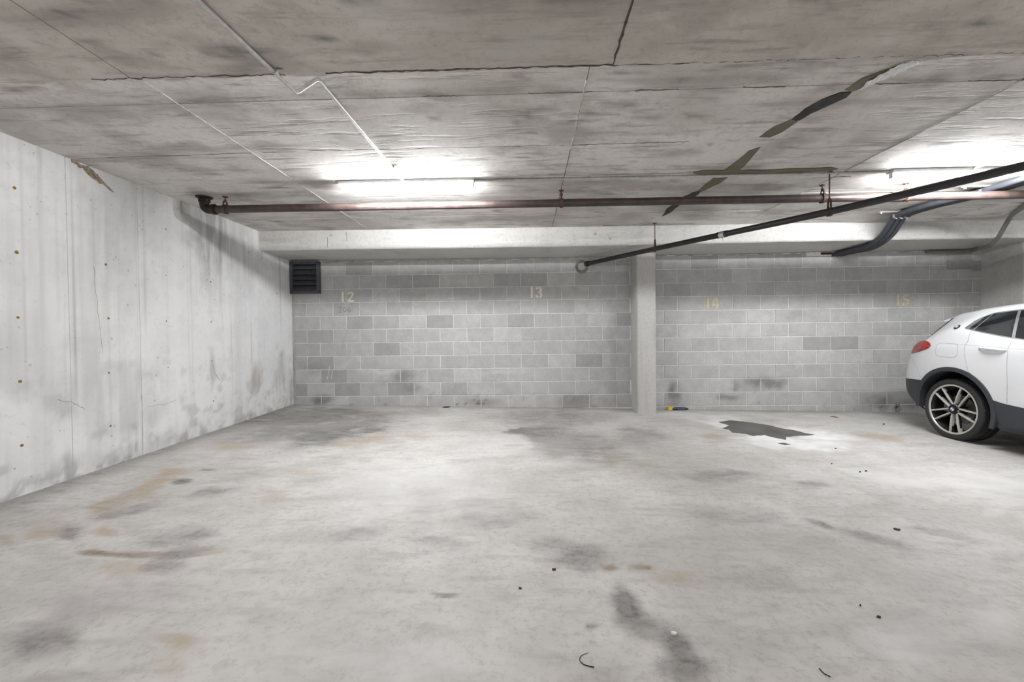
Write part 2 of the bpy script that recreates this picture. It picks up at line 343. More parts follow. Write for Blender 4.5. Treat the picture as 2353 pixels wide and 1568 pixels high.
M['fixture'] = plain('fixture_enamel', (.82, .82, .82), .35, var=.03)
M['foam'] = plain('white_foam', (.8, .8, .79), .8, var=.06)
M['redhole'] = plain('red_brown_sleeve', lin(70, 38, 34), .8)
t = NT('tube_glow'); t.done((.9, .9, .9), .4); t.put(t.b.inputs['Emission Color'], (.97, .985, 1.0)); t.put(t.b.inputs['Emission Strength'], TUBE); M['glow'] = t.m
t = NT('clear_plastic'); t.done((.9, .9, .9), .15); t.put(t.b.inputs['Alpha'], .8); t.bump(t.noise(60, 3), .6, .01); M['plastic'] = t.m
M['white_crease'] = plain('white_crease', (.92, .92, .92), .2, var=.03)  # white that stands in for highlights on the plastic sheet
t = NT('puddle_water'); f = t.map(t.noise(4, 5), .3, .7); t.done(t.mix(f, (.04, .036, .032), (.115, .105, .095)), .25, spec=.5); M['puddle'] = t.m

# ------------------------------------------------------------------ floor
X0, X1, Y0 = XL-.3, 13.0, -9.0
b = MB(); xs = [X0] + list(np.linspace(XL-.05, 6.6, 330)) + [8, 10, X1]; ys = [Y0, -6, -3, -1, 0, .6] + list(np.linspace(.8, 6.5, 250)) + [7.2]
grid_face(b, xs, ys, lambda x, y: (x, y, zfloor(x, y)))
c4 = [(x, y, zfloor(x, y)-d) for d in (.001, .3) for x in (X0, X1) for y in (Y0, 7.2)]; b.add(c4, [(4, 5, 7, 6), (0, 1, 5, 4), (2, 6, 7, 3), (0, 4, 6, 2), (1, 3, 7, 5)])
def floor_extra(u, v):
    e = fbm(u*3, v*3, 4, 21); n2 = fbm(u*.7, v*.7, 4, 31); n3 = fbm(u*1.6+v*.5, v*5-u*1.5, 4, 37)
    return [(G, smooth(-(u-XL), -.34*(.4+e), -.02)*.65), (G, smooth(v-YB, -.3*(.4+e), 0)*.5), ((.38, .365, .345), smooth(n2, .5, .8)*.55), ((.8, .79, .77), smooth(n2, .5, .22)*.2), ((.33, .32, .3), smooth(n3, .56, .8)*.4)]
fl_ = b.build('floor', M['floor'], None, 'all'); stain_layer(fl_.data, (0, 1), [ell(q, rx, ry, rot, 'floor', (0, 1), col, k) for (q, rx, ry, rot, col, k) in FLOOR_STAINS_TONES], .3, 1.6, (6, 9), extra=floor_extra, gain=1.75)
tag(fl_, 'stained grey concrete garage floor with oil marks', 'floor', kind='structure')

# ------------------------------------------------------------------ ceiling: far slab with form panels, lower near slab
b = MB(); b.box(((X0+X1)/2, (YLIP+7.2)/2, 2.86), (X1-X0, 7.2-YLIP, .3))
b.box(((X0+X1)/2, (YLIP-.03+Y0)/2, 2.86), (X1-X0, YLIP-.03-Y0, .44))
ceiling = tag(b.build('ceiling', M['ceil']), 'board-marked grey concrete ceiling slab with form joints and stains', 'ceiling', kind='structure')
XE = [XL-.1, -2.085, .347, 2.79, 5.22, 7.66, 10.1, X1]
YE = [YLIP-.03, 2.53, 3.22, 3.84, 4.45, 5.06, YBM+.15]
def slab_panel(x0, x1, y0, y1, zf, dz, mat, ragged=0.0):
    b = MB(); n = 40 if ragged else 1; bot = []
    bot += [(x0, y0), (x1, y0)]
    far = [(x1 + (x0-x1)*k/n, y1 + (rnd.uniform(-1, 1)*ragged + ragged*1.2*math.sin(k*.9+x0) if ragged else 0)) for k in range(n+1)]
    poly = bot + far
    n2 = len(poly); cx = (x0+x1)/2; cy = (y0+y1)/2
    V = [(x, y, zf(x, y)-dz) for x, y in poly] + [(x, y, zf(x, y)+.06) for x, y in poly]
    fine = y1 > 1 and x0 < 6
    b.add(V, [tuple(range(n2, 2*n2))] + ([] if fine and not ragged else [tuple(range(n2))[::-1]]) + [(i, (i+1) % n2, (i+1) % n2+n2, i+n2) for i in range(n2)])
    if fine: grid_face(b, np.linspace(x0, x1, int((x1-x0)/.04)+2), np.linspace(y0, y1-(ragged*2.2), int((y1-y0)/.035)+2), lambda x, y: (x, y, zf(x, y)-dz-(.0003 if ragged else 0)))
    o = b.build('panel', mat, ceiling); L = NEAR_STAINS if zf is znear else CEIL_STAINS; pl = 'near' if zf is znear else 'ceil'
    if fine: stain_layer(o.data, (0, 1), [ell(q, r0, r1, rot, pl, (0, 1), col, k) for (q, r0, r1, rot, col, k) in L], .2, 3, (5, 16), extra=ceil_extra)
    return o
def ceil_extra(u, v):
    q = fbm(u*3.2, v*4.5, 5, 97); a = fbm(u*1.1, v*7, 4, 41); c = fbm(u*3.5, v*14, 4, 43); d = fbm(u*.8, v*.9, 3, 47)
    return [((.25, .235, .215), smooth(q, .52, .74)*.42), ((.74, .725, .7), smooth(q, .44, .26)*.4), ((.27, .25, .23), smooth(a, .55, .8)*.5), ((.18, .165, .15), smooth(c, .68, .85)*.7), ((.7, .69, .67), smooth(a, .42, .2)*.3), ((.36, .33, .3), smooth(d, .5, .8)*.4)]
for i in range(len(XE)-1):
    for j in range(len(YE)-1):
        slab_panel(XE[i]+.002, XE[i+1]-.002, YE[j]+.0015, YE[j+1]-.0015, zceil, rnd.uniform(-.0025, .0035), M['ceil'])
XN = [XL-.1, -2.0, .435, 2.87, 5.3, 7.7, 10.1, X1]; YN = [-4.0, -1.5, -.29, .93, YLIP]
for i in range(len(XN)-1):
    for j in range(len(YN)-1):
        slab_panel(XN[i]+.003, XN[i+1]-.003, YN[j]+.002, YN[j+1]-(0 if j == 3 else .002), znear, rnd.uniform(-.002, .002), M['near'], .008 if j == 3 else 0)
# lime ridges and dark cracks along the form joints
def ridge(p, q, w, h, mat, name='joint_ridge', wob=.004, zf=zceil, n=26):
    b = MB(); pts = []
    for k in range(n+1):
        t = k/n; x = p[0]+(q[0]-p[0])*t+rnd.uniform(-wob, wob); y = p[1]+(q[1]-p[1])*t+rnd.uniform(-wob, wob); pts.append((x, y, zf(x, y)-h*.4))
    b.tube(pts, [w*rnd.uniform(.4, 1.2) for _ in pts], 5); return b.build(name, mat, ceiling)
ridge((-2.085, 2.2), (-2.085, 4.86), .0042, .004, M['ridge']); ridge((-2.085, 4.86), (-2.085, 5.65), .004, .003, M['ridge'])
ridge((.347, 2.4), (.347, 3.3), .004, .003, M['ridge']); ridge((.347, 3.3), (.347, 5.6), .0025, .002, M['crack'])
ridge((2.79, 2.5), (2.79, 5.6), .004, .003, M['ridge']); ridge((2.80, 2.5), (2.80, 4.2), .0025, .002, M['crack'])
ridge((.435, 1.2), (.435, 2.14), .006, .002, M['crack'], zf=znear)
[ridge((-.6+k*.62, 2.525), (-.6+k*.62+rnd.uniform(.15, .6), 2.53), .0028, .002, M['joint'], wob=.006, n=14) for k in range(9)]
ridge((-1.0, 2.135), (.8, 2.138), .004, .001, M['crack'], wob=.006, zf=znear, n=70); ridge((.8, 2.135), (2.4, 2.135), .0025, .001, M['crack'], wob=.008, zf=znear, n=70); ridge((-2.2, 2.13), (-1.2, 2.135), .0025, .001, M['crack'], wob=.008, zf=znear, n=40)
ridge((-2.0, 3.222), (.3, 3.222), .003, .002, M['joint'], wob=.007, n=40)
ridge((.35, 3.225), (1.2, 3.215), .003, .002, M['joint'], wob=.006)
ridge((-3.5, 3.26), (-2.1, 3.23), .003, .002, M['crack'], wob=.006)
ridge((2.6, 4.02), (2.95, 4.0), .004, .002, M['crack'], wob=.006)
ridge((1.0, 5.62), (2.2, 5.61), .005, .002, M['crack'], wob=.008)
def px3(pts, pl='ceil'): return [at(1450+x/2.606, y/2.606, pl) for x, y in pts]
def patch(pts, mat, name, th=.0035):
    q = []
    for i in range(len(pts)):
        a, c = pts[i], pts[(i+1) % len(pts)]
        for k in range(4):
            f = k/4; s = (c-a).length*.022 if k else 0
            q.append(a*(1-f)+c*f+Vector((rnd.uniform(-s, s), rnd.uniform(-s, s), 0)))
    b = MB(); b.prism([p+Vector((0, 0, .004)) for p in q], (0, 0, -th-.006)); return b.build(name, mat, ceiling)
patch(px3([(768, 818), (850, 760), (960, 712), (1000, 722), (900, 790), (830, 820)]), M['olive'], 'sealant_patch')
patch(px3([(965, 712), (1040, 650), (1140, 595), (1250, 552), (1320, 548), (1290, 580), (1180, 630), (1080, 675), (1010, 718)]), M['black_sealant'], 'sealant_patch')
patch(px3([(1280, 535), (1380, 470), (1500, 425), (1580, 400), (1620, 395), (1480, 470), (1370, 530), (1320, 545)]), M['olive'], 'sealant_patch')
patch(px3([(775, 880), (700, 905), (640, 960), (550, 1025), (640, 1025), (690, 980), (740, 920)]), M['olive'], 'sealant_patch')
patch(px3([(370, 1032), (430, 1018), (560, 1018), (860, 1015), (1200, 1000), (1240, 1010), (1200, 1022), (880, 1034), (560, 1042), (400, 1043)]), M['olive'], 'sealant_patch', .003)
patch(px3([(580, 1060), (490, 1065), (400, 1140), (425, 1145), (540, 1090)]), M['olive'], 'sealant_patch')
patch(px3([(425, 1138), (370, 1150), (310, 1180), (215, 1250), (185, 1295), (230, 1275), (300, 1220), (400, 1165)]), M['black_sealant'], 'sealant_patch')
# the crumpled clear sheet stuck along the crack
edge0 = px3([(1360, 528), (1430, 470), (1520, 420), (1600, 375), (1690, 350)]); edge1 = px3([(1385, 524), (1480, 480), (1580, 435), (1660, 395), (1750, 352)])
b = MB(); n1, n2 = 28, 7; V = []
for i in range(n1+1):
    t = i/n1*(len(edge0)-1); k = min(int(t), len(edge0)-2); f = t-k; A = edge0[k].lerp(edge0[k+1], f); B = edge1[k].lerp(edge1[k+1], f)
    for j in range(n2+1):
        p = A.lerp(B, j/n2); V.append(p+Vector((0, 0, -.004-.012*abs(math.sin(j*2.1+i*.55+rnd.uniform(-.4, .4))))))
b.add(V, [(i*(n2+1)+j, i*(n2+1)+j+1, (i+1)*(n2+1)+j+1, (i+1)*(n2+1)+j) for i in range(n1) for j in range(n2)])
o = b.build('plastic_sheet', M['plastic'], None, 'all')
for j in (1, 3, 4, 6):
    c_ = MB(); q = [Vector(V[i*(n2+1)+j])+Vector((rnd.uniform(-.004, .004), rnd.uniform(-.004, .004), -.004)) for i in range(2+j*2, n1+1)]; c_.tube(q, [.0022*rnd.uniform(.3, 1.2) for _ in q], 5); c_.build('crease', M['white_crease'], o, True)  # thin white tubes added as painted glints along the sheet
tag(o, 'crumpled clear plastic sheet stuck along the ceiling crack', 'plastic sheet')

# ------------------------------------------------------------------ left wall
b = MB(); b.box((XL-.17, (Y0+7.2)/2, 1.3), (.3, 7.2-Y0, 3.4))
wall_left = tag(b.build('wall_left', M['wall_left']), 'pale cast concrete side wall with drip streaks and rusty tie marks', 'wall', kind='structure')
G3 = (.36, .36, .36)
LEFT_STAINS_TONES = [((495, 535), .5, .8, (.13, .125, .125), .9), ((560, 585), .4, .7, G3, .7), ((250, 540), .25, 1.1, G3, .4), ((300, 600), .2, .9, G3, .25), ((455, 500), .25, .35, G3, .6), ((585, 880), .22, .3, (.26, .2, .15), .8), ((645, 850), .3, .45, G3, .7), ((490, 850), .07, .3, G3, .7), ((240, 880), .8, .25, (.5, .5, .5), .6), ((90, 830), .9, .5, (.55, .55, .55), .7), ((290, 950), .6, .25, (.45, .45, .45), .6), ((150, 1085), .08, .2, G3, .8), ((430, 500), .12, .14, G3, .8), ((665, 900), .2, .6, (.3, .29, .28), .6), ((330, 1030), 1.0, .15, (.45, .45, .45), .5), ((95, 640), .6, .6, (.62, .62, .62), .6)]  # stains, plus darker patches high on the wall beyond the pipe end
def left_extra(u, v):
    a = fbm(u*26, v*.5, 3, 51); z = fbm(u*.9, v*.6, 3, 53); c = fbm(u*7, v*9, 5, 57); d = fbm(u*5, v*.12, 3, 59); low = smooth(v, 1.5, .2)
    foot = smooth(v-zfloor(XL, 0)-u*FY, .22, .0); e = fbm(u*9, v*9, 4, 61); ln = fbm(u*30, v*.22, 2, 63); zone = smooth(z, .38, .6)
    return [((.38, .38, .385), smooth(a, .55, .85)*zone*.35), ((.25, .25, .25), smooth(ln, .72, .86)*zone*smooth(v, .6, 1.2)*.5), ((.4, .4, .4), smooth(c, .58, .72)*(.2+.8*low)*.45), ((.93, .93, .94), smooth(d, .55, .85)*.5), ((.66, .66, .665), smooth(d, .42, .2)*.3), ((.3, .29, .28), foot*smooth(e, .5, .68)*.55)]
ye = [6.27-.61*k for k in range(26)]
for k in range(-1, len(ye)-1):
    y1 = 6.7 if k < 0 else ye[k]; y0 = ye[k+1]
    if y0 < Y0: break
    th = .022+rnd.uniform(-.0012, .0012)
    b = MB(); b.box((XL-.022+th/2, (y0+y1)/2, 1.3), (th, y1-y0-.002, 3.3), bev=.0015)
    if y1 > 1.8: grid_face(b, np.linspace(y0+.003, min(y1, 6.5)-.003, 34), np.linspace(-.05, 2.75, 90), lambda y, z: (XL-.022+th+.0004, y, z))
    o = b.build('panel', M['wall_left'], wall_left)
    if y1 > 1.8: stain_layer(o.data, (1, 2), [(p.y, p.z, ry, 0, 0, rz, col, kk) for (q, ry, rz, col, kk) in LEFT_STAINS_TONES for p in [at(*q, 'left')]], .2, 2.5, (20, 2.0), (.25, .62), extra=left_extra, gain=.7)
tie = MB(); tie.lathe([(0, .0025), (.008, .003), (.0125, .001), (.0135, -.004)], Matrix.Rotation(-math.pi/2, 4, 'Z'), 12); tie_me = tie.mesh('tie_mark', M['rust'], True)
for q in [(33, 432), (38, 580), (41, 730), (46, 877), (50, 1024), (243, 608), (249, 732), (250, 857), (254, 979), (381, 527), (381, 633), (382, 738), (386, 845), (484, 648), (485, 740), (487, 830), (490, 922), (636, 675), (570, 580)]:
    p = at(*q, 'left'); o = link('tie_mark', tie_me, wall_left); s = rnd.uniform(.7, 1.05)*(1 if q[0] < 100 else .85 if q[0] < 300 else .62); o.scale = (1, s, s); o.location = (XL+.001, p.y, p.z); o.rotation_euler.x = rnd.uniform(0, 3)
# spalled edge under the ceiling, and the grouted pocket beside the pipe
sp = [at(x, y, 'left') for x, y in [(160, 366), (186, 376), (208, 388), (222, 402), (236, 424), (222, 421), (208, 402), (192, 388), (176, 380)]]
q = []
for i in range(len(sp)):
    for k in range(3): q.append(sp[i].lerp(sp[(i+1) % len(sp)], k/3)+Vector((0, rnd.uniform(-.012, .012), rnd.uniform(-.012, .012))))
b = MB(); b.prism([p+Vector((-.01, 0, 0)) for p in q], (.0135, 0, 0)); b.build('spalled_patch', M['spall'], wall_left)
for k in range(7):
    a = sp[1].lerp(sp[4], k/7+.05); b = MB(); c = a+Vector((.004, rnd.uniform(-.02, .02), rnd.uniform(-.025, .025)))
    b.tube([c, c+Vector((.006, .04, -.02))+Vector((0, rnd.uniform(-.02, .02), rnd.uniform(-.03, .0))), c+Vector((.002, .09, -.06))], [.004, .007, .002], 5); b.build('spalled_sliver', M['spall'], wall_left)
p = at(425, 478, 'left'); b = MB(); b.box((XL+.002, p.y, p.z), (.012, .12, .15), bev=.004); b.build('grout_pocket', M['grout'], wall_left)
# crack lines on the wall
def wall_crack(pts, w=.0014, name='hairline_crack'):
    P = [at(x, y, 'left') for x, y in pts]; Q = []
    for i in range(len(P)-1):
        for k in range(5): Q.append(P[i].lerp(P[i+1], k/5)+Vector((.001, rnd.uniform(-.006, .006), rnd.uniform(-.006, .006))))
    Q.append(P[-1]); b = MB(); b.tube(Q, [w*rnd.uniform(.4, 1.1) for _ in Q], 4); b.build(name, M['crack'], wall_left)
wall_crack([(215, 610), (222, 690), (236, 815)], .0012); wall_crack([(597, 545), (603, 565), (600, 585)], .0018); wall_crack([(628, 575), (640, 592)], .0018)
wall_crack([(326, 1045), (327, 950), (325, 905)], .0012); wall_crack([(340, 935), (375, 930), (410, 918)], .0018); wall_crack([(130, 920), (165, 925), (195, 942)], .0013); wall_crack([(488, 835), (495, 860), (505, 875)], .0018)

# ------------------------------------------------------------------ back wall: every block its own piece
RZ = math.atan(TB)
def wp(s, z, d=0.0): return Vector((s, yback(s)-d, z))
block_me = {}
BST = [(p.x, p.z, rx, 0, 0, rz, col, k) for (q, rx, rz, col, k) in BLOCK_STAINS for p in [at(*q, 'back')]]
def block_extra(u, v):
    e = fbm(u*16, v*16, 4, 71); z = fbm(u*2.3, v*3, 3, 73); low = smooth(v, .5, .1)
    return [((.08, .075, .07), smooth(e, .66, .76)*smooth(z, .45, .7)*(.1+.9*low)*.8)]
def block_mesh_at(w, h, cx, cz):
    b = MB(); b.box((0, 0, 0), (w, .05, h), bev=.0035); n1 = max(2, int(w/.03)); n0 = len(b.v)
    grid_face(b, np.linspace(-w/2+.0035, w/2-.0035, n1), np.linspace(-h/2+.0035, h/2-.0035, 7), lambda x, z: (x, -.0253, z))
    me = b.mesh('concrete_block', M['block']); n = len(me.vertices); co = np.empty(n*3); me.vertices.foreach_get('co', co); sv = co.copy(); q = co.reshape(-1, 3); q[:, 0] += cx; q[:, 2] += cz
    me.vertices.foreach_set('co', q.ravel()); stain_layer(me, (0, 2), BST, .05, 5, (14, 14), (.25, .55), extra=block_extra, gain=.75); me.vertices.foreach_set('co', sv); me.update(); return me
def block_mesh(w, h):
    k = (round(w, 3), round(h, 3))
    if k not in block_me:
        b = MB(); b.box((0, 0, 0), (w, .05, h), bev=.0035); block_me[k] = b.mesh('concrete_block', M['block'])
    return block_me[k]
DARK = [(705, 712), (827, 742), (888, 803), (766, 835), (766, 862), (700, 893), (798, 893), (921, 893), (1195, 740), (1000, 740), (1350, 829), (1345, 920), (945, 645), (890, 645), (1000, 645), (1167, 645), (1230, 645), (735, 775), (820, 615), (1850, 790), (1430, 735), (1970, 790)]
LITE = [(1277, 829), (1650, 760), (1712, 760), (1040, 770), (1150, 770), (960, 740), (1870, 830), (1930, 830), (1090, 800), (890, 680)]
DARKP = [at(*q, 'back') for q in DARK]; LITEP = [at(*q, 'back') for q in LITE]
def bay(name, label, s0, s1, zk, xk, ztop, rows, hole=None):
    root = MB(); mid = (s0+s1)/2; z0 = .02 if not hole else zk-10*.2032
    root.box(wp(mid, (z0+2.6)/2, -.12), (s1-s0, .228, 2.6-z0), RZ)
    if hole:
        for a0, a1 in ((s0, hole-.035), (hole+.04, s1)): root.box(wp((a0+a1)/2, z0/2-.15, -.12), (a1-a0, .228, z0+.3), RZ)
        root.box(wp(hole, z0/2-.15, -.5), (.4, .02, z0+.6), RZ)
    wall = tag(root.build(name, M['mortar']), label, 'wall', kind='structure')
    J = .0095
    for r in range(rows[0], rows[1]):
        zt = zk-r*.2032; off = xk + (0 if r % 2 else .2032); k0 = math.floor((s0-off)/.4064)
        k = k0
        while off+k*.4064 < s1:
            a0 = max(s0+.004, off+k*.4064+J/2); a1 = min(s1-.002, off+(k+1)*.4064-J/2); k += 1
            if a1-a0 < .03: continue
            segs = [(a0, a1)]
            if hole and r == rows[1]-1 and a0 < hole < a1: segs = [(a0, hole-.03), (hole+.045, a1)]
            for (c0, c1) in segs:
                if c1-c0 < .02: continue
                zc = zt-.1016; h = .2032-J; near_ = any(abs(q[0]-(c0+c1)/2) < q[2]+.32 and abs(q[1]-zc) < q[5]+.2 for q in BST) or zc < .5
                o = link('concrete_block', block_mesh_at(c1-c0, h, (c0+c1)/2, zc) if near_ else block_mesh(c1-c0, h), wall)
                o.location = wp((c0+c1)/2, zc, -.0245+rnd.uniform(-.0012, .0012)); o.rotation_euler.z = RZ
                v = rnd.gauss(.53, .024); inside = lambda P: any(c0 < p.x < c1 and abs(p.z-zc) < .1 for p in P)
                if inside(DARKP): v = rnd.uniform(.40, .44)
                elif inside(LITEP): v = rnd.uniform(.57, .60)
                elif rnd.random() < .12: v -= .04
                wv = rnd.uniform(.95, 1.0); o.color = (v, v*(.985+.012*wv), v*(.95+.035*wv), 1)
    return wall
ZKL = .9226+CAMZ; ZKR = .9417+CAMZ
SC0, SC1 = 1.549, 1.811
wall_back = bay('wall_back', 'grey concrete block wall left of the column, stencilled 12 and 13', XL, SC0+.02, ZKL, -3.1385, ZBB, (-1, 10))
HX = at(2062, 938, 'back').x
wall_back2 = bay('wall_back_right', 'grey concrete block wall right of the column, stencilled 14 and 15', SC1-.02, 6.69, ZKR, 2.036, ZBB, (-1, 11), HX)
b = MB(); b.box(wp(9.9, 1.3, -.12), (6.4, .24, 2.8), RZ)
tag(b.build('wall_back_far', M['far']), 'plain concrete wall beyond the far right column', 'wall', kind='structure')
# rough grout band over the blocks and around the drain pipe
def blob_band(s0, s1, z0, z1, parent, th=.012, n=60, mat='grout', name='grout_band'):
    b = MB(); lo = [(s0+(s1-s0)*k/n, z0+rnd.uniform(-.012, .016)) for k in range(n+1)]
    V = [wp(s, z, th*rnd.uniform(.5, 1.1)) for s, z in lo] + [wp(s, z1, th*rnd.uniform(.3, 1)) for s, z in lo] + [wp(s, z, -.02) for s, z in lo]
    F = [(i, i+1, n+2+i, n+1+i) for i in range(n)] + [(i, 2*n+2+i, 2*n+3+i, i+1) for i in range(n)]
    b.add(V, F); b.build(name, M[mat], parent)
blob_band(-3.1, 1.5, ZKL+.2032-.004, ZBB+.03, wall_back, .004)
blob_band(XL+.01, XL+.04, -.1, ZBB+.02, wall_back, .006, 4)
blob_band(SC1+.02, 6.6, ZKR+.2032-.002, ZBB+.03, wall_back2, .003, 70)
pw = at(1345, 607, 'back')
b = MB(); ring = []
for k in range(20):
    a = 2*math.pi*k/20; r = rnd.uniform(.075, .115); ring.append(wp(pw.x-.03+math.cos(a)*r*1.25, pw.z-.02+math.sin(a)*r, 0))
b.prism([p+Vector((0, .03, 0)) for p in ring], (0, -.036, 0)); b.build('grout_patch', M['grout'], wall_back)
b = MB(); b.lathe([(.05, .0), (.07, .008), (.095, .008), (.1, -.02)], Matrix.Translation(wp(pw.x-.055, pw.z-.04, .004)) @ Matrix.Rotation(math.pi, 4, 'X'), 20); b.build('pipe_collar', plain('dark_grout', lin(122, 119, 115), .9, var=.3), wall_back)
for q, w, h in (((2205, 608), .36, .14), ((2245, 612), .16, .15)):
    p = at(*q, 'back'); b = MB(); b.box(wp(p.x, p.z, .002), (w, .016, h), RZ, bev=.005); b.build('grout_patch', M['grout'], wall_back2)
# dark backing behind the hole and broken rubble edges
for k in range(9):
    a = k/9*2*math.pi; c = wp(HX+.0+math.cos(a)*.055, at(2062, 938, 'back').z+math.sin(a)*.045, -.01); b = MB()
    b.box(c, (rnd.uniform(.02, .045), .03, rnd.uniform(.015, .035)), rnd.uniform(-.6, .6), bev=.006); b.build('broken_chip', M['grout'], wall_back2)

# stencilled numbers and scribbles (flat paint)
def strokes(name, parent, org, hgt, segs, wid, mat, label, d=.0028):
    b = MB()
    for pl in segs:
        pts = [Vector((x*hgt, y*hgt)) for x, y in pl]
        for i in range(len(pts)-1):
            a, c = pts[i], pts[i+1]; dr = (c-a).normalized(); nn = Vector((-dr.y, dr.x))*wid/2; ex = dr*wid*.12*(1 if len(pts) > 2 else 0)
            P = [a-ex+nn, a-ex-nn, c+ex-nn, c+ex+nn]
            b.prism([wp(org.x+p.x, org.z+p.y, d-.0012-rnd.uniform(0, .0002)) for p in P], (0, -.0008, 0))
    o = b.build(name, mat, parent); o['label'] = label; return o
def arc(cx, cy, rx, ry, a0, a1, n=9): return [(cx+rx*math.cos(math.radians(a0+(a1-a0)*k/n)), cy+ry*math.sin(math.radians(a0+(a1-a0)*k/n))) for k in range(n+1)]
DG = {'1': [[(.1, 0), (.1, 1)]],
      '2': [arc(.3, .73, .22, .19, 165, 60), arc(.3, .73, .22, .19, 45, -40), [(.45, .56), (.33, .4)], [(.29, .36), (.1, .15)], [(.03, .07), (.62, .07)]],
      '3': [arc(.28, .74, .2, .18, 165, 105), arc(.28, .74, .2, .18, 75, -55), arc(.28, .27, .22, .2, 60, -70), arc(.28, .27, .22, .2, -105, -170), [(.26, .5), (.42, .5)]],
      '4': [[(.36, .93), (.08, .38)], [(.05, .3), (.36, .3)], [(.5, 0), (.5, 1)], [(.58, .3), (.64, .3)]],
      '5': [[(.08, .93), (.5, .93)], [(.12, .86), (.12, .55)], arc(.27, .33, .23, .22, 120, 20), arc(.27, .33, .23, .22, 5, -75), arc(.27, .27, .22, .19, -105, -165)]}
def number(txt, q0, q1, parent, mat, label):
    p0 = at(*q0, 'back'); p1 = at(*q1, 'back'); h = p0.z-p1.z; segs = []
    gap = (p1.x-p0.x)/h-.66
    for i, ch in enumerate(txt): segs += [[(x+i*gap, y) for x, y in pl] for pl in DG[ch]]
    strokes('stencil_number', parent, Vector((p0.x, 0, p1.z)), h, segs, .029, mat, label)
number('12', (785, 671), (814, 694), wall_back, M['yellow_paint'], 'pale yellow stencilled number 12')
number('13', (1219, 659), (1248, 685), wall_back, M['yellow_paint'], 'pale yellow stencilled number 13')
number('14', (1624, 684), (1652, 709), wall_back2, M['yellow_paint_old'], 'pale yellow stencilled number 14')
number('15', (2061, 677), (2091, 703), wall_back2, M['yellow_paint_old'], 'pale yellow stencilled number 15')
p0 = at(779, 719, 'back')
strokes('pencil_number', wall_back, Vector((p0.x, 0, p0.z)), .09, [[(.05, .75), (.2, .95), (.42, 1), (.5, .8), (.35, .45), (.0, .1), (.12, -.02), (.3, .12), (.6, .05)], arc(.98, .5, .24, .36, 60, 400, 12), [(1.9, 1.0), (1.6, .75), (1.48, .4), (1.6, .15), (1.85, .12), (2.0, .3), (1.9, .5), (1.65, .5), (1.52, .35)]], .0055, M['pencil'], 'faint pencilled 206')
p0 = at(752, 872, 'back')
strokes('chalk_scratch', wall_back, Vector((p0.x, 0, p0.z)), .2, [[(0, 0), (.12, .5), (.2, 1)], [(.32, .05), (.38, .45), (.42, .75)]], .006, M['chalk'], 'two pale chalk scratches')

# ------------------------------------------------------------------ beam and columns
def beam():
    b = MB(); x0, x1 = XL-.05, X1; n = 60; V = []
    for k in range(n+1):
        x = x0+(x1-x0)*k/n; s = -.012*math.exp(-((x-.2)/2.2)**2); e = rnd.uniform(-.002, .002)
        V += [(x, YBM+TB*x, 2.75), (x, YBM+TB*x+e*.5, ZBB+s+.012+e), (x, YBM+TB*x+.012, ZBB+s+e), (x, YB+TB*x+.2, ZBB+s), (x, YB+TB*x+.2, 2.75)]
    F = [(k*5+i, (k+1)*5+i, (k+1)*5+(i+1) % 5, k*5+(i+1) % 5) for k in range(n) for i in range(5)] + [(0, 1, 2, 3, 4), tuple(n*5+i for i in range(5))]
    b.add(V, F); o = b.build('trim_1', M['beam'])
    return tag(o, 'long pale concrete drop beam along the top of the block wall', 'beam', kind='structure')
bm_ = beam()
for q in ((1368, 538), (1402, 548), (760, 541)):
    p = at(*q, 'beam'); b = MB(); b.lathe([(.006, .0), (.012, .003), (.017, .003), (.02, -.004)], Matrix.Translation(p+Vector((0, -.001, 0))) @ Matrix.Rotation(math.pi, 4, 'X'), 16); b.build('form_hole', M['grout'], bm_)
for pts in ([(795, 533), (797, 555)], [(752, 545), (752, 569)]):
    a, c = [at(*q, 'beam') for q in pts]; b = MB(); b.tube([a, a.lerp(c, .5)+Vector((.004, 0, 0)), c], .0025, 4); b.build('crack', M['crack'], bm_)
def column(name, x0, x1, yf, label):
    b = MB(); y1 = YB+.15; rows = 24; V = []
    z0 = zfloor(x1, yf)-.15; z1 = ZBB+.05; c = .012
    for k in range(rows+1):
        z = z0+(z1-z0)*k/rows; e = lambda: rnd.uniform(-.002, .002)
        V += [(x0+e()*.5, y1, z), (x0+e(), yf+c+e(), z), (x0+c, yf+e(), z), (x1-c, yf+e(), z), (x1+e(), yf+c, z), (x1, y1, z)]
    F = [(k*6+i, k*6+i+1, (k+1)*6+i+1, (k+1)*6+i) for k in range(rows) for i in range(5)]
    b.add(V, F); return tag(b.build(name, M['column']), label, 'column', kind='structure')
column('trim_2', SC0, SC1, 6.075, 'square concrete column standing between stalls 13 and 14')
column('trim_3', 6.62, 6.95, 5.95, 'concrete column at the right edge behind the white car')
b = MB(); b.box((X1+.1, -1, 1.2), (.2, 16.5, 3.4)); tag(b.build('wall_right', M['far']), 'far concrete wall beyond the parked car', 'wall', kind='structure')
b = MB(); b.box((4.7, Y0-.1, 1.2), (17, .2, 3.6)); tag(b.build('wall_front', M['far']), 'concrete wall behind the camera', 'wall', kind='structure')

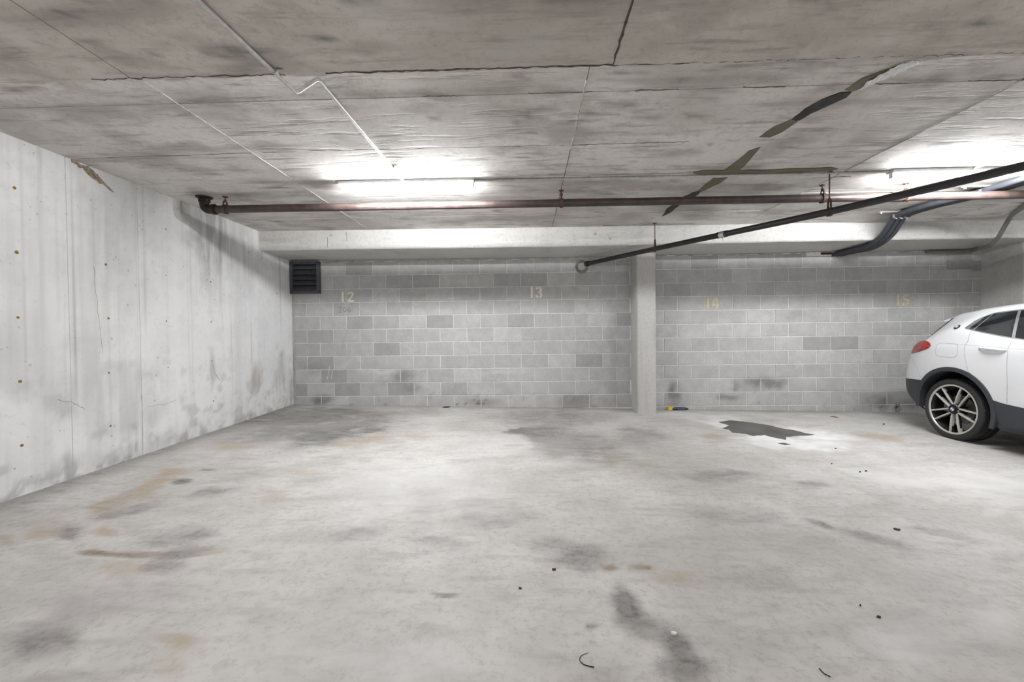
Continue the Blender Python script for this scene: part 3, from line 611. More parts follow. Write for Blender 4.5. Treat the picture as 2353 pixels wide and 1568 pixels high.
# ------------------------------------------------------------------ vent grille
p0 = at(668.5, 603, 'back'); p1 = at(738, 675, 'back'); vx0, vx1, vz1, vz0 = XL+.006, p1.x, p0.z, p1.z
cx, cz, vw, vh = (vx0+vx1)/2, (vz0+vz1)/2, vx1-vx0, vz1-vz0
vent = empty('vent_grille', wp(cx, vz0), 'dark grey louvred vent grille at the corner above number 12', 'vent')
b = MB(); fw = .042
for dx, dz, w, h in ((0, vh/2-fw/2, vw, fw), (0, -vh/2+fw/2, vw, fw), (-vw/2+fw/2, 0, fw, vh), (vw/2-fw/2, 0, fw, vh)): b.box(wp(cx+dx, cz+dz, .028), (w, .07, h), RZ, bev=.003)
under(b.build('frame', M['vent']), vent)
b = MB(); b.box(wp(cx, cz, .002), (vw-.02, .008, vh-.02), RZ); under(b.build('backing', M['dark']), vent)
for k in range(5):
    z = cz+vh/2-fw-(k+.5)*(vh-2*fw)/5; b = MB()
    Mx = Matrix.Translation(wp(cx, z, .03)) @ Matrix.Rotation(RZ, 4, 'Z') @ Matrix.Rotation(math.radians(52), 4, 'X'); b.box((0, 0, 0), (vw-2*fw+.004, .085, .004), M=Mx); under(b.build('slat', M['vent']), vent)

# ------------------------------------------------------------------ strip lights
YFX = 3.885
def strip_light(x0, y, label, group, zf=zceil, L=1.235):
    z = zf(x0, y); root = empty('strip_light', (x0+L/2, y, z), label, 'light', group)
    b = MB(); b.box((x0+L/2, y, z-.0145), (L, .085, .029), bev=.004); under(b.build('housing', M['fixture']), root)
    b = MB(); V = []
    for x in (x0+.012, x0+L-.012):   # lamp holders
        c = MB(); c.box((x, y, z-.046), (.018, .034, .046), bev=.004); under(c.build('lamp_holder', M['fixture']), root)
    b.tube([(x0+.02, y, z-.049), (x0+.03, y, z-.049), (x0+L-.03, y, z-.049), (x0+L-.02, y, z-.049)], [.012, .0185, .0185, .012], 16); under(b.build('tube', M['glow'], None, True), root)
    return root
strip_light(-1.695, YFX, 'lit fluorescent strip light on the ceiling in front of stalls 12 and 13', 'fluorescent strip lights')
strip_light(3.19, YFX, 'lit fluorescent strip light on the ceiling above the white car', 'fluorescent strip lights')
for x, y, lb in ((7.9, YFX, 'fluorescent strip light beyond the right edge of the picture'), (-1.7, -4.2, 'fluorescent strip light behind the camera on the left'), (3.2, -4.2, 'fluorescent strip light behind the camera on the right')):
    strip_light(x, y, lb, 'strip lights outside the picture', zceil if y > 0 else znear)

# ------------------------------------------------------------------ brown sprinkler pipe with hangers
def ypipe(x): return 4.225
xa = at(470, 482, PY(4.225)); xb = at(2353, 447.5, PY(4.225)); RP = .0375
def zpipe(x): return xa.z+(xb.z-xa.z)*(x-xa.x)/(xb.x-xa.x)
sp = empty('sprinkler_pipe', (xa.x, 4.225, zpipe(xa.x)), 'long brown steel sprinkler pipe running level under the ceiling', 'pipe')
b = MB(); b.tube([(xa.x+.03, 4.225, zpipe(xa.x)), (X1, 4.225, zpipe(X1))], RP, 20); under(b.build('pipe_run', M['brown_pipe'], None, True), sp)
b = MB(); ex = xa.x; el = fillet([(ex, 4.225, zceil(ex, 0)+.02), (ex, 4.225, zpipe(ex)), (ex+.13, 4.225, zpipe(ex))], .07, 8); b.tube(el, .043, 18); under(b.build('elbow', M['elbow'], None, True), sp)
b = MB(); b.lathe([(.0, .0), (.052, .0), (.052, .03), (.0, .03)], Matrix.Translation((ex+.085, 4.225, zpipe(ex))) @ Matrix.Rotation(-math.pi/2, 4, 'Z'), 18); b.lathe([(.045, 0), (.052, 0), (.052, .025), (.045, .025)], Matrix.Translation((ex, 4.225, zpipe(ex)+.075)) @ Matrix.Rotation(math.pi/2, 4, 'X') , 18); under(b.build('elbow_collar', M['elbow'], None, True), sp)
b = MB(); b.lathe([(.04, 0), (.078, 0), (.07, .012), (.04, .016)], Matrix.Translation((ex, 4.225, zceil(ex, 0)+.002)) @ Matrix.Rotation(-math.pi/2, 4, 'X'), 20); under(b.build('ceiling_flange', M['elbow'], None, True), sp)
cpx = at(2050, 455, PY(4.225)).x
b = MB(); b.lathe([(RP, -.05), (.048, -.05), (.048, .05), (RP, .05)], Matrix.Translation((cpx+.03, 4.225, zpipe(cpx))) @ Matrix.Rotation(-math.pi/2, 4, 'Z'), 18); under(b.build('coupling', M['brown_pipe'], None, True), sp)
def hanger(x, y, zp, r, label, ztop, mat='rusty', tall=False):
    root = empty('pipe_hanger', (x, y, ztop), label, 'hanger', 'rusty pipe hangers')
    b = MB(); zt = zp+r+ (.075 if tall else .045)
    b.tube([(x, y, ztop+.01), (x, y, zt-.01)], .0055, 8); under(b.build('rod', M[mat], None, True), root)
    b = MB(); b.lathe([(0, 0), (.028, 0), (.024, .008), (0, .008)], Matrix.Translation((x, y, ztop+.001)) @ Matrix.Rotation(-math.pi/2, 4, 'X'), 12); under(b.build('ceiling_plate', M[mat], None, True), root)
    b = MB(); w = .013; P = []
    for k in range(25):
        a = math.radians(-90+360*k/24); P.append((y+math.cos(a)*(r+.004), zp+math.sin(a)*(r+.004)))
    V = []; F = []
    for (yy, zz) in P:
        dy, dz = yy-y, zz-zp; l = math.hypot(dy, dz); o = (y+dy/l*(l+.005), zp+dz/l*(l+.005)); V += [(x-w, yy, zz), (x+w, yy, zz), (x+w, *o), (x-w, *o)]
    for k in range(24): F += [(k*4+i, k*4+(i+1) % 4, k*4+4+(i+1) % 4, k*4+4+i) for i in range(4)]
    b.add(V, F); under(b.build('ring', M[mat], None, True), root)
    b = MB()
    for s in (-1, 1): b.tube([(x+s*.002, y+s*(r*.75), zp+r*.72), (x+s*.002, y+s*.02, zt-.012), (x, y, zt)], [.0085, .009, .007], 6)
    b.lathe([(0, -.012), (.013, -.012), (.013, .012), (0, .012)], Matrix.Translation((x, y, zt)) @ Matrix.Rotation(math.pi/2, 4, 'X'), 6); under(b.build('yoke', M[mat], None, True), root)
    return root
for q, lb in ((518, 'rusty ring hanger beside the elbow of the brown pipe'), (1290, 'rusty ring hanger on the brown pipe near the middle of the ceiling'), (1890, 'rusty ring hanger on the brown pipe beside the long thin rod'), (2082, 'rusty ring hanger on the brown pipe under the right strip light')):
    x = at(q, 470-.017*(q-1000), PY(4.225)).x; hanger(x, 4.225, zpipe(x), RP, lb, zceil(x, 0))

# ------------------------------------------------------------------ black drain pipe on two long rods
h1 = at(1502, 513, 'ceil'); h2 = at(1910, 395, 'ceil')
d0 = at(1347, 607, 'back'); d1 = at(1505, 572, PY(h1.y)); d2 = at(1906, 487, PY(h2.y))
dirn = (d2-d1); far = d2+dirn*(.72); RD = .031
e_end = at(2353, 408, PY(far.y+.0))
dp = empty('drain_pipe', tuple(d0), 'long black drain pipe slanting from the block wall toward the right', 'pipe')
pts = [d0+(d0-d1).normalized()*.06, d0, d1, d2]
# on past the right edge of the picture along the same line
nxt = d2+Vector((dirn.x, dirn.y, 0)).normalized()*1.6; nxt.z = d2.z+.02
b = MB(); b.tube(fillet(pts+[nxt, nxt+Vector((2.5, -2.0, .03))], .3, 6), RD, 18); under(b.build('pipe_run', M['black_pipe'], None, True), dp)
cl = at(1681, 539, PY((h1.y+h2.y)/2+.12)); f = (cl-d1).dot(d2-d1)/(d2-d1).length_squared; cl = d1.lerp(d2, f); dd = (d2-d1).normalized()
b = MB(); b.tube([cl-dd*.03, cl+dd*.03], RD+.006, 18); b.tube([cl+Vector((0, 0, -RD-.004)), cl+Vector((.01, 0, -RD-.03))], .008, 8); under(b.build('clamp_band', M['steel'], None, True), dp)
for k in (-.045, .045):
    b = MB(); b.tube([cl+dd*(k-.012), cl+dd*(k+.012)], RD+.004, 18); under(b.build('rubber_sleeve', M['black_pipe'], None, True), dp)
b = MB(); b.tube([d0-dd*.0, d0+dd*.05], RD+.009, 18); under(b.build('end_collar', M['black_pipe'], None, True), dp)
hanger(d1.x, d1.y, d1.z, RD, 'rusty long-rod hanger carrying the black drain pipe near the column', zceil(d1.x, 0), tall=True)
hanger(d2.x, d2.y, d2.z, RD, 'rusty long-rod hanger carrying the black drain pipe in front of the brown pipe', zceil(d2.x, 0), tall=True)

# ------------------------------------------------------------------ black cables and their struts
w0 = at(1915, 578, 'back'); k1 = at(2072, 494, PZ(zceil(4.4, 0)-.045)); k2 = at(2275, 437, PZ(zceil(4.4, 0)-.045))
labs = ('leftmost of the three black cables curving up from the block wall', 'middle one of the three black cables curving up from the block wall', 'rightmost of the three black cables curving up from the block wall')
for i in range(3):
    o = (i-1)*.062
    P = [(w0.x+o+.05, yback(w0.x)+.02, ZBB-.045), (w0.x+o+.05, yback(w0.x)-.22, ZBB-.05), (w0.x+o+.04, YBM+.2, ZBB-.062+.0), (w0.x+o+.02, YBM-.08, ZBB+.02), ((w0.x+k1.x)/2+o, (YBM+k1.y)/2-.08, ZBB+.13), (k1.x+o, k1.y, zceil(4.4, 0)-.05), (k1.x+o, k1.y-.35, zceil(4.4, 0)-.045), (k2.x+o, k2.y, zceil(4.4, 0)-.05), (k2.x+o+.02, k2.y-1.3, zceil(4.4, 0)-.05)]
    b = MB(); b.tube(spline(P, 8), .029, 14)
    tag(b.build('power_cable', M['cable'], None, 'all'), labs[i], 'cable', 'black cables from the block wall')
def strut(c, lab):
    root = empty('cable_strut', (c.x, c.y, zceil(c.x, 0)), lab, 'bracket', 'cable struts')
    b = MB(); z = zceil(c.x, 0); b.box((c.x-.05, c.y, z-.008), (.42, .036, .016), bev=.003); under(b.build('channel', M['steel']), root)
    b = MB(); b.tube([(c.x-.235, c.y, z-.01), (c.x-.235, c.y, z-.03)], .012, 8); under(b.build('bolt', M['steel'], None, True), root)
    for i in range(3):
        x = c.x+(i-1)*.062; b = MB(); P = [(x+math.cos(math.radians(a))*.0325, c.y, z-.05+math.sin(math.radians(a))*.0325) for a in range(150, 391, 20)]
        V = []; F = []
        for (px_, py_, pz_) in P: V += [(px_, py_-.014, pz_), (px_, py_+.014, pz_)]
        F = [(2*k, 2*k+1, 2*k+3, 2*k+2) for k in range(len(P)-1)]; b.add(V, F)
        b.tube([(x+.028, c.y, z-.012), (x+.034, c.y, z-.075)], .007, 6); b.box((x, c.y, z-.086), (.022, .02, .012), bev=.003)
        under(b.build('clamp', M['steel']), root)
strut(k1, 'galvanised strut clamping the three black cables near the beam'); strut(k2, 'galvanised strut clamping the black cables behind the drain pipe')
p = at(1885, 581, 'back'); b = MB(); b.box(wp(p.x+.1, ZBB-.03, .008), (.62, .03, .055), RZ, bev=.006); tag(b.build('foam_strip', M['foam']), 'white foam strip sealing the wall top where the cables enter', 'foam strip')
p = at(1897, 577.5, 'back'); b = MB(); b.tube([wp(p.x+dx, ZBB-.03, .018) for dx in (-.085, -.08, .07, .075)], [.014, .019, .019, .014], 8); tag(b.build('pipe_stub', M['redhole'], None, True), 'dark red pipe stub under the beam beside the black cables', 'pipe')

# ------------------------------------------------------------------ thin conduits
def conduit(name, pts, r, mat, label, rad=.06, clips=(), coup=()):
    root = empty(name, tuple(pts[0]), label, 'conduit', 'electrical conduits'); P = fillet(pts, rad, 7) if len(pts) > 2 else pts
    b = MB(); b.tube(P, r, 12); under(b.build('conduit_run', mat, None, True), root)
    for (c, d) in coup:
        d = Vector(d).normalized(); c = Vector(c); b = MB(); b.tube([c-d*.035, c+d*.035], r+.004, 12); under(b.build('coupling', M['steel'], None, True), root)
    for (c, d) in clips:
        d = Vector(d).normalized(); c = Vector(c); s = d.cross(Vector((0, 0, 1))); b = MB(); b.tube([c-d*.009, c+d*.009], r+.003, 12); q = c+s*(r+.014); b.box((q.x, q.y, q.z+r*.6), (.03, .018, .003) if abs(d.y) > .5 else (.018, .03, .003)); under(b.build('clip', M['steel']), root)
    return root
RC = .0105
nc = at(635, 165, 'near'); na = at(462, 0, 'near'); zf1 = zceil(-1.2, 0)-RC-.002; zn1 = znear(-1.2, 0)-RC-.002
ba = at(681, 213, PZ(zn1)); bx = at(737, 184, PZ(zf1)); fxp = at(925, 412, PZ(zf1))
conduit('ceiling_conduit', [Vector((na.x-.03, -2.0, zn1)), Vector((na.x, na.y, zn1)), Vector((nc.x, nc.y, zn1)), Vector((ba.x, ba.y, zn1)), Vector((bx.x-.01, ba.y+.03, zf1)), Vector((fxp.x, YFX-.03, zf1-.006))], RC, M['emt'], 'thin steel conduit stepping up the slab edge toward the left strip light', .024, clips=[((nc.x+.005, nc.y-.02, zn1), (0, 1, 0)), ((fxp.x, YFX-.35, zf1), (0, 1, 0))])
zc_ = zceil(1, 0)-RC-.001
conduit('ceiling_conduit', [Vector((-.46, YFX, zceil(-.46, 0)-RC)), Vector((3.2, YFX, zceil(3.2, 0)-RC))], RC, M['emt'], 'thin steel conduit running across the ceiling between the two strip lights', clips=[((at(1350, 411, 'ceil').x, YFX, zc_), (1, 0, 0)), ((at(1885, 400, 'ceil').x, YFX, zc_-.003), (1, 0, 0))], coup=[((at(1437, 410, 'ceil').x, YFX, zc_), (1, 0, 0)), ((at(1840, 402, 'ceil').x, YFX, zc_-.003), (1, 0, 0))])
rx = at(2215, 393, 'ceil'); conduit('ceiling_conduit', [Vector((rx.x, YFX-.02, zceil(rx.x, 0)-RC)), Vector((rx.x-.05, YLIP+.1, zceil(rx.x, 0)-RC))], RC, M['emt'], 'thin pale conduit meeting the right strip light from the near side')
zg = zceil(5.4, 0)-.028; RG = .024
g0 = at(2353, 474, PZ(zg)); g1 = at(2323, 496, PZ(zg)); g2 = at(2289, 549, PY(YBM-.03)); g3 = Vector((g2.x+.2, YBM+.25, ZBB-.028)); g4 = at(2238, 571, PY(YB-.03)); g4.z = ZBB-.03
conduit('grey_conduit', [g0+(g0-g1).normalized()*1.6, g0, g1, g2+Vector((0, -.02, 0)), g2+Vector((.05, .12, -.06)), g4, Vector((g4.x-.1, yback(g4.x)-.03, ZBB-.03)), Vector((at(2125, 573, 'back').x, yback(6)-.03, ZBB-.03))], RG, M['grey_conduit'], 'grey conduit bending down over the beam to the wall top at right', .1)

# ------------------------------------------------------------------ puddle and litter on the floor
def fpt(x, y, dz=0.0): p = at(x, y, 'floor'); return Vector((p.x, p.y, zfloor(p.x, p.y)+dz))
out = [(1500+x/2.42, 920+y/2.42) for x, y in [(362, 121), (430, 113), (500, 118), (560, 126), (650, 140), (720, 158), (790, 168), (850, 184), (905, 192), (840, 198), (790, 200), (745, 205), (742, 222), (680, 210), (620, 195), (560, 200), (520, 188), (440, 180), (425, 165), (385, 158), (425, 140), (385, 128)]]
b = MB(); q = [fpt(*p) for p in out]; Q = []
for i in range(len(q)):
    for k in range(3): Q.append(q[i].lerp(q[(i+1) % len(q)], k/3)+Vector((rnd.uniform(-.008, .008), rnd.uniform(-.012, .012), 0)))
b.prism([p+Vector((0, 0, -.002)) for p in Q], (0, 0, .0035)); tag(b.build('puddle', M['puddle']), 'dark wet puddle drying with white edges on the floor below number 14', 'puddle')
b = MB(); q = [fpt(1500+x/2.42, 920+y/2.42) for x, y in [(695, 240), (730, 238), (770, 247), (735, 250)]]; b.prism([p+Vector((0, 0, -.002)) for p in q], (0, 0, .0035)); tag(b.build('puddle', M['puddle']), 'tiny dark wet spot beside the larger puddle', 'puddle')
tl = empty('scraper', tuple(fpt(1550, 943)), 'small yellow and black tool lying against the block wall by the column', 'tool'); base = fpt(1539, 943)
ym = plain('yellow_plastic', lin(222, 188, 62), .5); km = plain('black_plastic', lin(42, 44, 50), .45); bmx = plain('blue_plastic', lin(60, 80, 120), .45)
c0, c1, c2 = fpt(1533, 942), fpt(1546, 943), fpt(1583, 943)
b = MB(); mm = (c0+c1)/2; b.box((mm.x, mm.y, mm.z+.022), (.085, .05, .044), .1, bev=.006); under(b.build('yellow_head', ym), tl)
b = MB(); b.tube([c1+Vector((-.01, 0, .02)), c1.lerp(c2, .35)+Vector((0, .01, .022)), c1.lerp(c2, .8)+Vector((0, .02, .018)), c2+Vector((0, .03, .014))], [.017, .02, .018, .01], 8); under(b.build('handle', km, None, True), tl)
b = MB(); b.tube([c1.lerp(c2, .25)+Vector((0, -.016, .016)), c1.lerp(c2, .75)+Vector((0, -.006, .014))], .009, 8); under(b.build('grip', bmx, None, True), tl)
red = plain('red_brown_wood', lin(150, 86, 70), .7); leaf = plain('dry_leaf', lin(70, 56, 46), .9); paper = plain('white_paper', (.8, .8, .8), .8); peb = plain('dark_grit', lin(46, 44, 44), .9)
a, c = fpt(1908, 958, .005), fpt(1926, 960.5, .005); b = MB(); b.tube([a, a.lerp(c, .5)+Vector((0, 0, .004)), c], [.004, .007, .003], 6); tag(b.build('wood_sliver', red), 'thin reddish sliver on the floor near the back wall', 'litter')
def flake(name, q, r, mat, label, cat='litter', group=None, th=.004):
    p = fpt(*q); n = 8; P = []
    for k in range(n):
        a = 2*math.pi*k/n; P.append(p+Vector((math.cos(a)*r*rnd.uniform(.6, 1.2), math.sin(a)*r*rnd.uniform(.4, .9), -.001+rnd.uniform(0, .002))))
    b = MB(); b.prism(P, (rnd.uniform(-.2, .2)*r, 0, th+rnd.uniform(0, th))); tag(b.build(name, mat), label, cat, group)
flake('paper_scrap', (1548, 1458), .011, paper, 'small white paper scrap on the floor near the front', th=.005)
for q, r, lb in [((1976, 1086), .014, 'left one of two dark grit bits lying close together'), ((1990, 1084), .016, 'right one of two dark grit bits lying close together'), ((1920, 1032), .016, 'dark grit bit on the floor just beyond the puddle'), ((1911, 1067), .012, 'dark grit bit on the floor below the puddle'), ((2031, 976), .022, 'dark grit bit on the floor in front of the wall hole'), ((1977, 1393), .006, 'dark grit bit in the right foreground')]:
    flake('grit', q, r*.55, peb, lb, 'grit', 'grit bits on the floor', .006)
for q, r, lb in [((2062, 1218), .018, 'small dry leaf bit on the right side of the floor'), ((2019, 1420), .008, 'tiny reddish dry leaf bit in the right foreground'), ((1272, 1310), .010, 'small brown leaf bit in the middle of the floor'), ((1196, 1353), .009, 'small dark leaf bit in the middle foreground'), ((1025, 936), .07, 'brown litter lying against the foot of the block wall under number 13')]:
    flake('leaf_bit', q, r, leaf, lb, 'leaf', 'dry leaf bits on the floor')
w = spline([fpt(x, y, .002) for x, y in [(1352, 1502), (1337, 1508), (1332, 1518), (1342, 1529), (1365, 1535)]], 5); b = MB(); b.tube(w, [.0008+.0012*k/len(w) for k in range(len(w))], 5); tag(b.build('wire_bit', peb), 'thin dark curl of wire in the middle foreground', 'wire')
a = [fpt(x, y, .002) for x, y in [(1883, 1538), (1893, 1549), (1908, 1557)]]; b = MB(); b.tube(spline(a, 4), .002, 5); tag(b.build('twig', leaf), 'thin dark twig at the bottom edge of the floor', 'twig')

# ------------------------------------------------------------------ the white car
CARX, CARY = 5.585, 4.93
nf = Vector((-FX, -FY, 1)).normalized(); fw_ = Vector((0, -1, 0)); fw_ = (fw_-nf*fw_.dot(nf)).normalized(); lf = nf.cross(fw_)
car = empty('car', (0, 0, 0), 'white hatchback SUV with black wheel arches parked at the right edge', 'car')
mw = Matrix.Identity(4)
for k in range(3): mw[k][0] = fw_[k]; mw[k][1] = lf[k]; mw[k][2] = nf[k]
mw.translation = Vector((CARX, CARY, zfloor(CARX, CARY))); car.matrix_world = mw
def ip(xs_, ys_):
    xs_ = np.array(xs_, float); ys_ = np.array(ys_, float); d = np.gradient(ys_, xs_)
    def f(x):
        x = min(max(x, xs_[0]), xs_[-1]); i = min(max(np.searchsorted(xs_, x)-1, 0), len(xs_)-2); h = xs_[i+1]-xs_[i]; t = (x-xs_[i])/h
        s = (ys_[i+1]-ys_[i])/h; d0, d1 = d[i], d[i+1]
        if s == 0: d0 = d1 = 0
        else:
            d0 = 0 if d0/s < 0 else min(abs(d0), 3*abs(s))*np.sign(s); d1 = 0 if d1/s < 0 else min(abs(d1), 3*abs(s))*np.sign(s)
        return float((2*t**3-3*t*t+1)*ys_[i]+(t**3-2*t*t+t)*h*d0+(-2*t**3+3*t*t)*ys_[i+1]+(t**3-t*t)*h*d1)
    return f
zt_f = ip([-.86, -.85, -.82, -.78, -.70, -.60, -.50, -.43, -.40, -.37, -.1, .2, .5, .9, 1.3, 1.6, 1.9, 2.2, 2.45, 2.6, 2.9, 3.2, 3.38, 3.47, 3.5],
          [.82, .90, .99, 1.035, 1.078, 1.142, 1.222, 1.29, 1.345, 1.395, 1.462, 1.505, 1.524, 1.53, 1.515, 1.47, 1.37, 1.22, 1.09, 1.045, 1.0, .93, .84, .72, .62])
zb_f = ip([-.86, -.84, -.8, -.72, -.6, -.45, 0, 2.8, 3.2, 3.4, 3.47, 3.5], [.54, .45, .40, .335, .28, .235, .215, .215, .22, .25, .33, .42])
wb_f = ip([-.86, -.845, -.81, -.75, -.66, -.52, -.3, 0, .8, 2.0, 2.7, 3.0, 3.2, 3.36, 3.46, 3.5], [.46, .56, .65, .735, .80, .855, .895, .912, .915, .912, .905, .88, .83, .73, .56, .4])
bl_f = ip([-.8, -.6, -.45, -.3, -.12, 0, .34, .574, 1.2, 2.05, 2.6], [1.0, 1.06, 1.09, 1.14, 1.205, 1.225, 1.155, 1.12, 1.075, 1.04, .99])
wt_f = ip([-.86, -.8, -.7, -.6, -.45, -.36, 0, .5, 1.0, 1.5, 1.9, 2.2, 2.5, 2.8, 3.2, 3.5], [.36, .50, .56, .58, .575, .59, .635, .665, .67, .655, .65, .68, .72, .74, .66, .3])
_sec = {}
def section(a):
    k = round(a, 4)
    if k in _sec: return _sec[k]
    zt, zb, wb, wt = zt_f(a), zb_f(a), wb_f(a), wt_f(a); H = zt-zb
    zbt = min(bl_f(a), zt-.02); zsh = min(1.03, zbt-.05, zb+H*.72)
    re = zt-(.028+.05*min(1, max(0, (zt-zbt)/.3)))
    tp = min(1, max(0, (-.25-a)/.4))
    P = [(wb-.09-.10*tp, zb), (wb-.035-.03*tp, zb+.05*min(1, H)), (wb-.012, zb+.18*H), (wb-.004, zb+.34*H), (wb, zb+.46*H), (wb-.004-.01*tp, zsh-.06), (wb-.008-.012*tp, zsh), (wb-.02-.03*tp, zsh+.03), (wb-.055-.035*tp, zbt)]
    c0, z0 = P[-1]
    wt = min(wt, c0-.02)
    P += [(c0+(wt-c0)*.5+.008, z0+(re-z0)*.5), (wt+.012, re-.01), (wt-.035, re+(zt-re)*.55), (wt-.14, zt-.014), (wt*.45, zt-.003), (0, zt)]
    Q = [np.array(p) for p in P]
    for i in range(1, len(Q)):
        if Q[i][1] <= Q[i-1][1]: Q[i] = np.array([Q[i][0], Q[i-1][1]+.0008])
    for _ in range(2):
        R = [Q[0]]
        for i in range(len(Q)-1): R += [Q[i]*.75+Q[i+1]*.25, Q[i]*.25+Q[i+1]*.75]
        R.append(Q[-1]); Q = R
    A = np.array(Q); _sec[k] = A; return A
def CW(a, z): A = section(a); return float(np.interp(z, A[:, 1], A[:, 0]))
def CT(a, c):
    A = section(a); i = len(A)//2; B = A[i:][::-1]; return float(np.interp(abs(c), B[:, 0], B[:, 1]))
zsp = ip([-.86, -.36, .2, .46, .75, 2.0, 2.6, 3.1, 3.5], [.585, .613, .6, .508, .48, .45, .5, .5, .5])
ARC = [(.01, .34), (2.68, .34)]; RIN, ROUT = .417, .468
t = NT('car_paint'); t.done((.70, .705, .72), .25, coat=.6); M['paint'] = t.m
M['clad'] = plain('black_cladding', lin(50, 52, 58), .55, var=.08, scale=150); M['tyre'] = plain('tyre_rubber', lin(38, 38, 40), .75, var=.15, scale=90)
M['rim'] = plain('rim_alloy', lin(188, 184, 178), .35, .25, var=.05); M['rimdark'] = plain('rim_dark', lin(30, 30, 32), .4, .3)
M['chrome'] = plain('satin_trim', lin(205, 205, 208), .25, .85, var=.04); M['disc'] = plain('brake_disc', lin(120, 116, 112), .35, .8, var=.2)
t = NT('dark_glass'); t.done((.012, .013, .015), .06, spec=.6); M['glass'] = t.m
t = NT('tail_lens'); f = t.map(t.noise(40, 2), .4, .6); t.done(t.mix(f, lin(128, 26, 26), lin(176, 52, 44)), .3); M['tail'] = t.m
M['seam'] = plain('seam_shadow', lin(168, 168, 172), .7); M['amber'] = plain('lamp_clear', (.75, .75, .76), .1)
M['blue'] = plain('badge_blue', lin(110, 140, 190), .3); M['white'] = plain('badge_white', (.85, .85, .85), .3); M['badgering'] = plain('badge_ring', lin(52, 44, 48), .3, .3)
sts = list(np.arange(-.70, 3.2, .025)) + [-.86, -.857, -.85, -.84, -.825, -.81, -.79, -.77, -.75, -.735, -.72, 3.2, 3.23, 3.26, 3.29, 3.32, 3.35, 3.38, 3.41, 3.43, 3.45, 3.47, 3.485, 3.5]
sts = sorted(set(round(float(x), 4) for x in sts))
def resample(A, n):
    d = np.r_[0, np.cumsum(np.hypot(*np.diff(A, axis=0).T))]; u = np.linspace(0, d[-1], n); return np.c_[np.interp(u, d, A[:, 0]), np.interp(u, d, A[:, 1])]
def cut(a, z, r): return any(math.hypot(a-x, z-y) < r for x, y in ARC)
def body(upper, off=0.0, N=46):
    b = MB(); rows = []
    for a in sts:
        A = section(a); zs = min(zsp(a), A[-1, 1]-.05); cs_ = CW(a, zs)
        B = np.vstack([[cs_, zs], A[A[:, 1] > zs]]) if upper else np.vstack([A[A[:, 1] < zs], [cs_, zs]])
        rows.append(resample(B, N))
    for s in (-1, 1):
        V = [(a, s*(c+(off if c > .02 else 0)), z) for a, R in zip(sts, rows) for c, z in R]; F = []
        for i in range(len(sts)-1):
            for j in range(N-1):
                am = (sts[i]+sts[i+1])/2; zm = (rows[i][j][1]+rows[i][j+1][1]+rows[i+1][j][1]+rows[i+1][j+1][1])/4; cm = rows[i][j][0]
                if cm > .6 and cut(am, zm, RIN+.03): continue
                F.append((i*N+j, i*N+j+1, (i+1)*N+j+1, (i+1)*N+j))
        b.add(V, F)
    n = len(sts)*N
    for i in (0, len(sts)-1): b.add([b.v[i*N+j] for j in range(N)]+[b.v[n+i*N+j] for j in range(N)], [(j, j+1, N+j+1, N+j) for j in range(N-1)])
    return b
body(True).build('body', M['paint'], car, 'all')
body(False, .006, 16).build('lower_cladding', M['clad'], car, 'all')
def ring_strip(center, r0, r1, a0, a1, name, mat, s, off=.014, n=40):
    b = MB(); V = []
    for k in range(n+1):
        t = math.radians(a0+(a1-a0)*k/n)
        for r, o in ((r1, -.006), (r1-.004, off*.8), ((r0+r1)/2, off), (r0+.006, off*.9), (r0, off*.4), (r0, -.12)):
            a = center[0]+r*math.cos(t); z = max(.22, center[1]+r*math.sin(t)); V.append((a, s*(CW(a, max(z, .42))+o), z))
    b.add(V, [(k*6+i, (k+1)*6+i, (k+1)*6+i+1, k*6+i+1) for k in range(n) for i in range(5)])
    return b.build(name, mat, car, True)
for ci, c in enumerate(ARC):
    for s in (-1, 1):
        ring_strip(c, RIN, ROUT, -16, 186, 'wheel_arch', M['clad'], s)
        b = MB(); b.lathe([(RIN+.015, 0), (RIN+.02, s*-.36), (0, s*-.36)], Matrix.Translation((c[0], s*.875, c[1])), 40, a0=math.radians(-8), a1=math.radians(184)); b.build('wheel_liner', M['dark'], car, True)
b = MB(); b.box((1.33, 0, .30), (1.75, 1.5, .14), bev=.02); b.box((-.54, 0, .375), (.28, 1.2, .1), bev=.03); b.box((3.25, 0, .34), (.3, 1.3, .16), bev=.03); b.box((0, 0, .42), (.9, .95, .2), bev=.02); b.box((2.7, 0, .42), (.9, .95, .2), bev=.02); b.build('underbody', M['dark'], car)
def spatch(name, mat, a0, a1, lo, hi, off, s=-1, na=26, nz=7, parent=car, edge=.012, smooth=True):
    b = MB(); V = []
    for i in range(na+1):
        a = a0+(a1-a0)*i/na; l, h = lo(a), max(lo(a)+.001, hi(a))
        for j in range(nz+1):
            z = l+(h-l)*j/nz; V.append((a, s*(CW(a, z)+off), z))
    n = nz+1; F = [(i*n+j, i*n+j+1, (i+1)*n+j+1, (i+1)*n+j) for i in range(na) for j in range(nz)]
    base = len(V); bd = [i*n for i in range(na+1)] + [na*n+j for j in range(1, n)] + [i*n+nz for i in range(na-1, -1, -1)] + [j for j in range(nz-1, 0, -1)]
    for k in bd: v = V[k]; V.append((v[0], v[1]-s*edge, v[2]))
    m_ = len(bd); F += [(bd[k], bd[(k+1) % m_], base+(k+1) % m_, base+k) for k in range(m_)]
    b.add(V, F); return b.build(name, mat, parent, True if smooth is True else smooth)
wlo = ip([.06, .09, .133, .403, .64, 1.2, 2.05, 2.12], [1.238, 1.228, 1.217, 1.162, 1.127, 1.08, 1.045, 1.043])
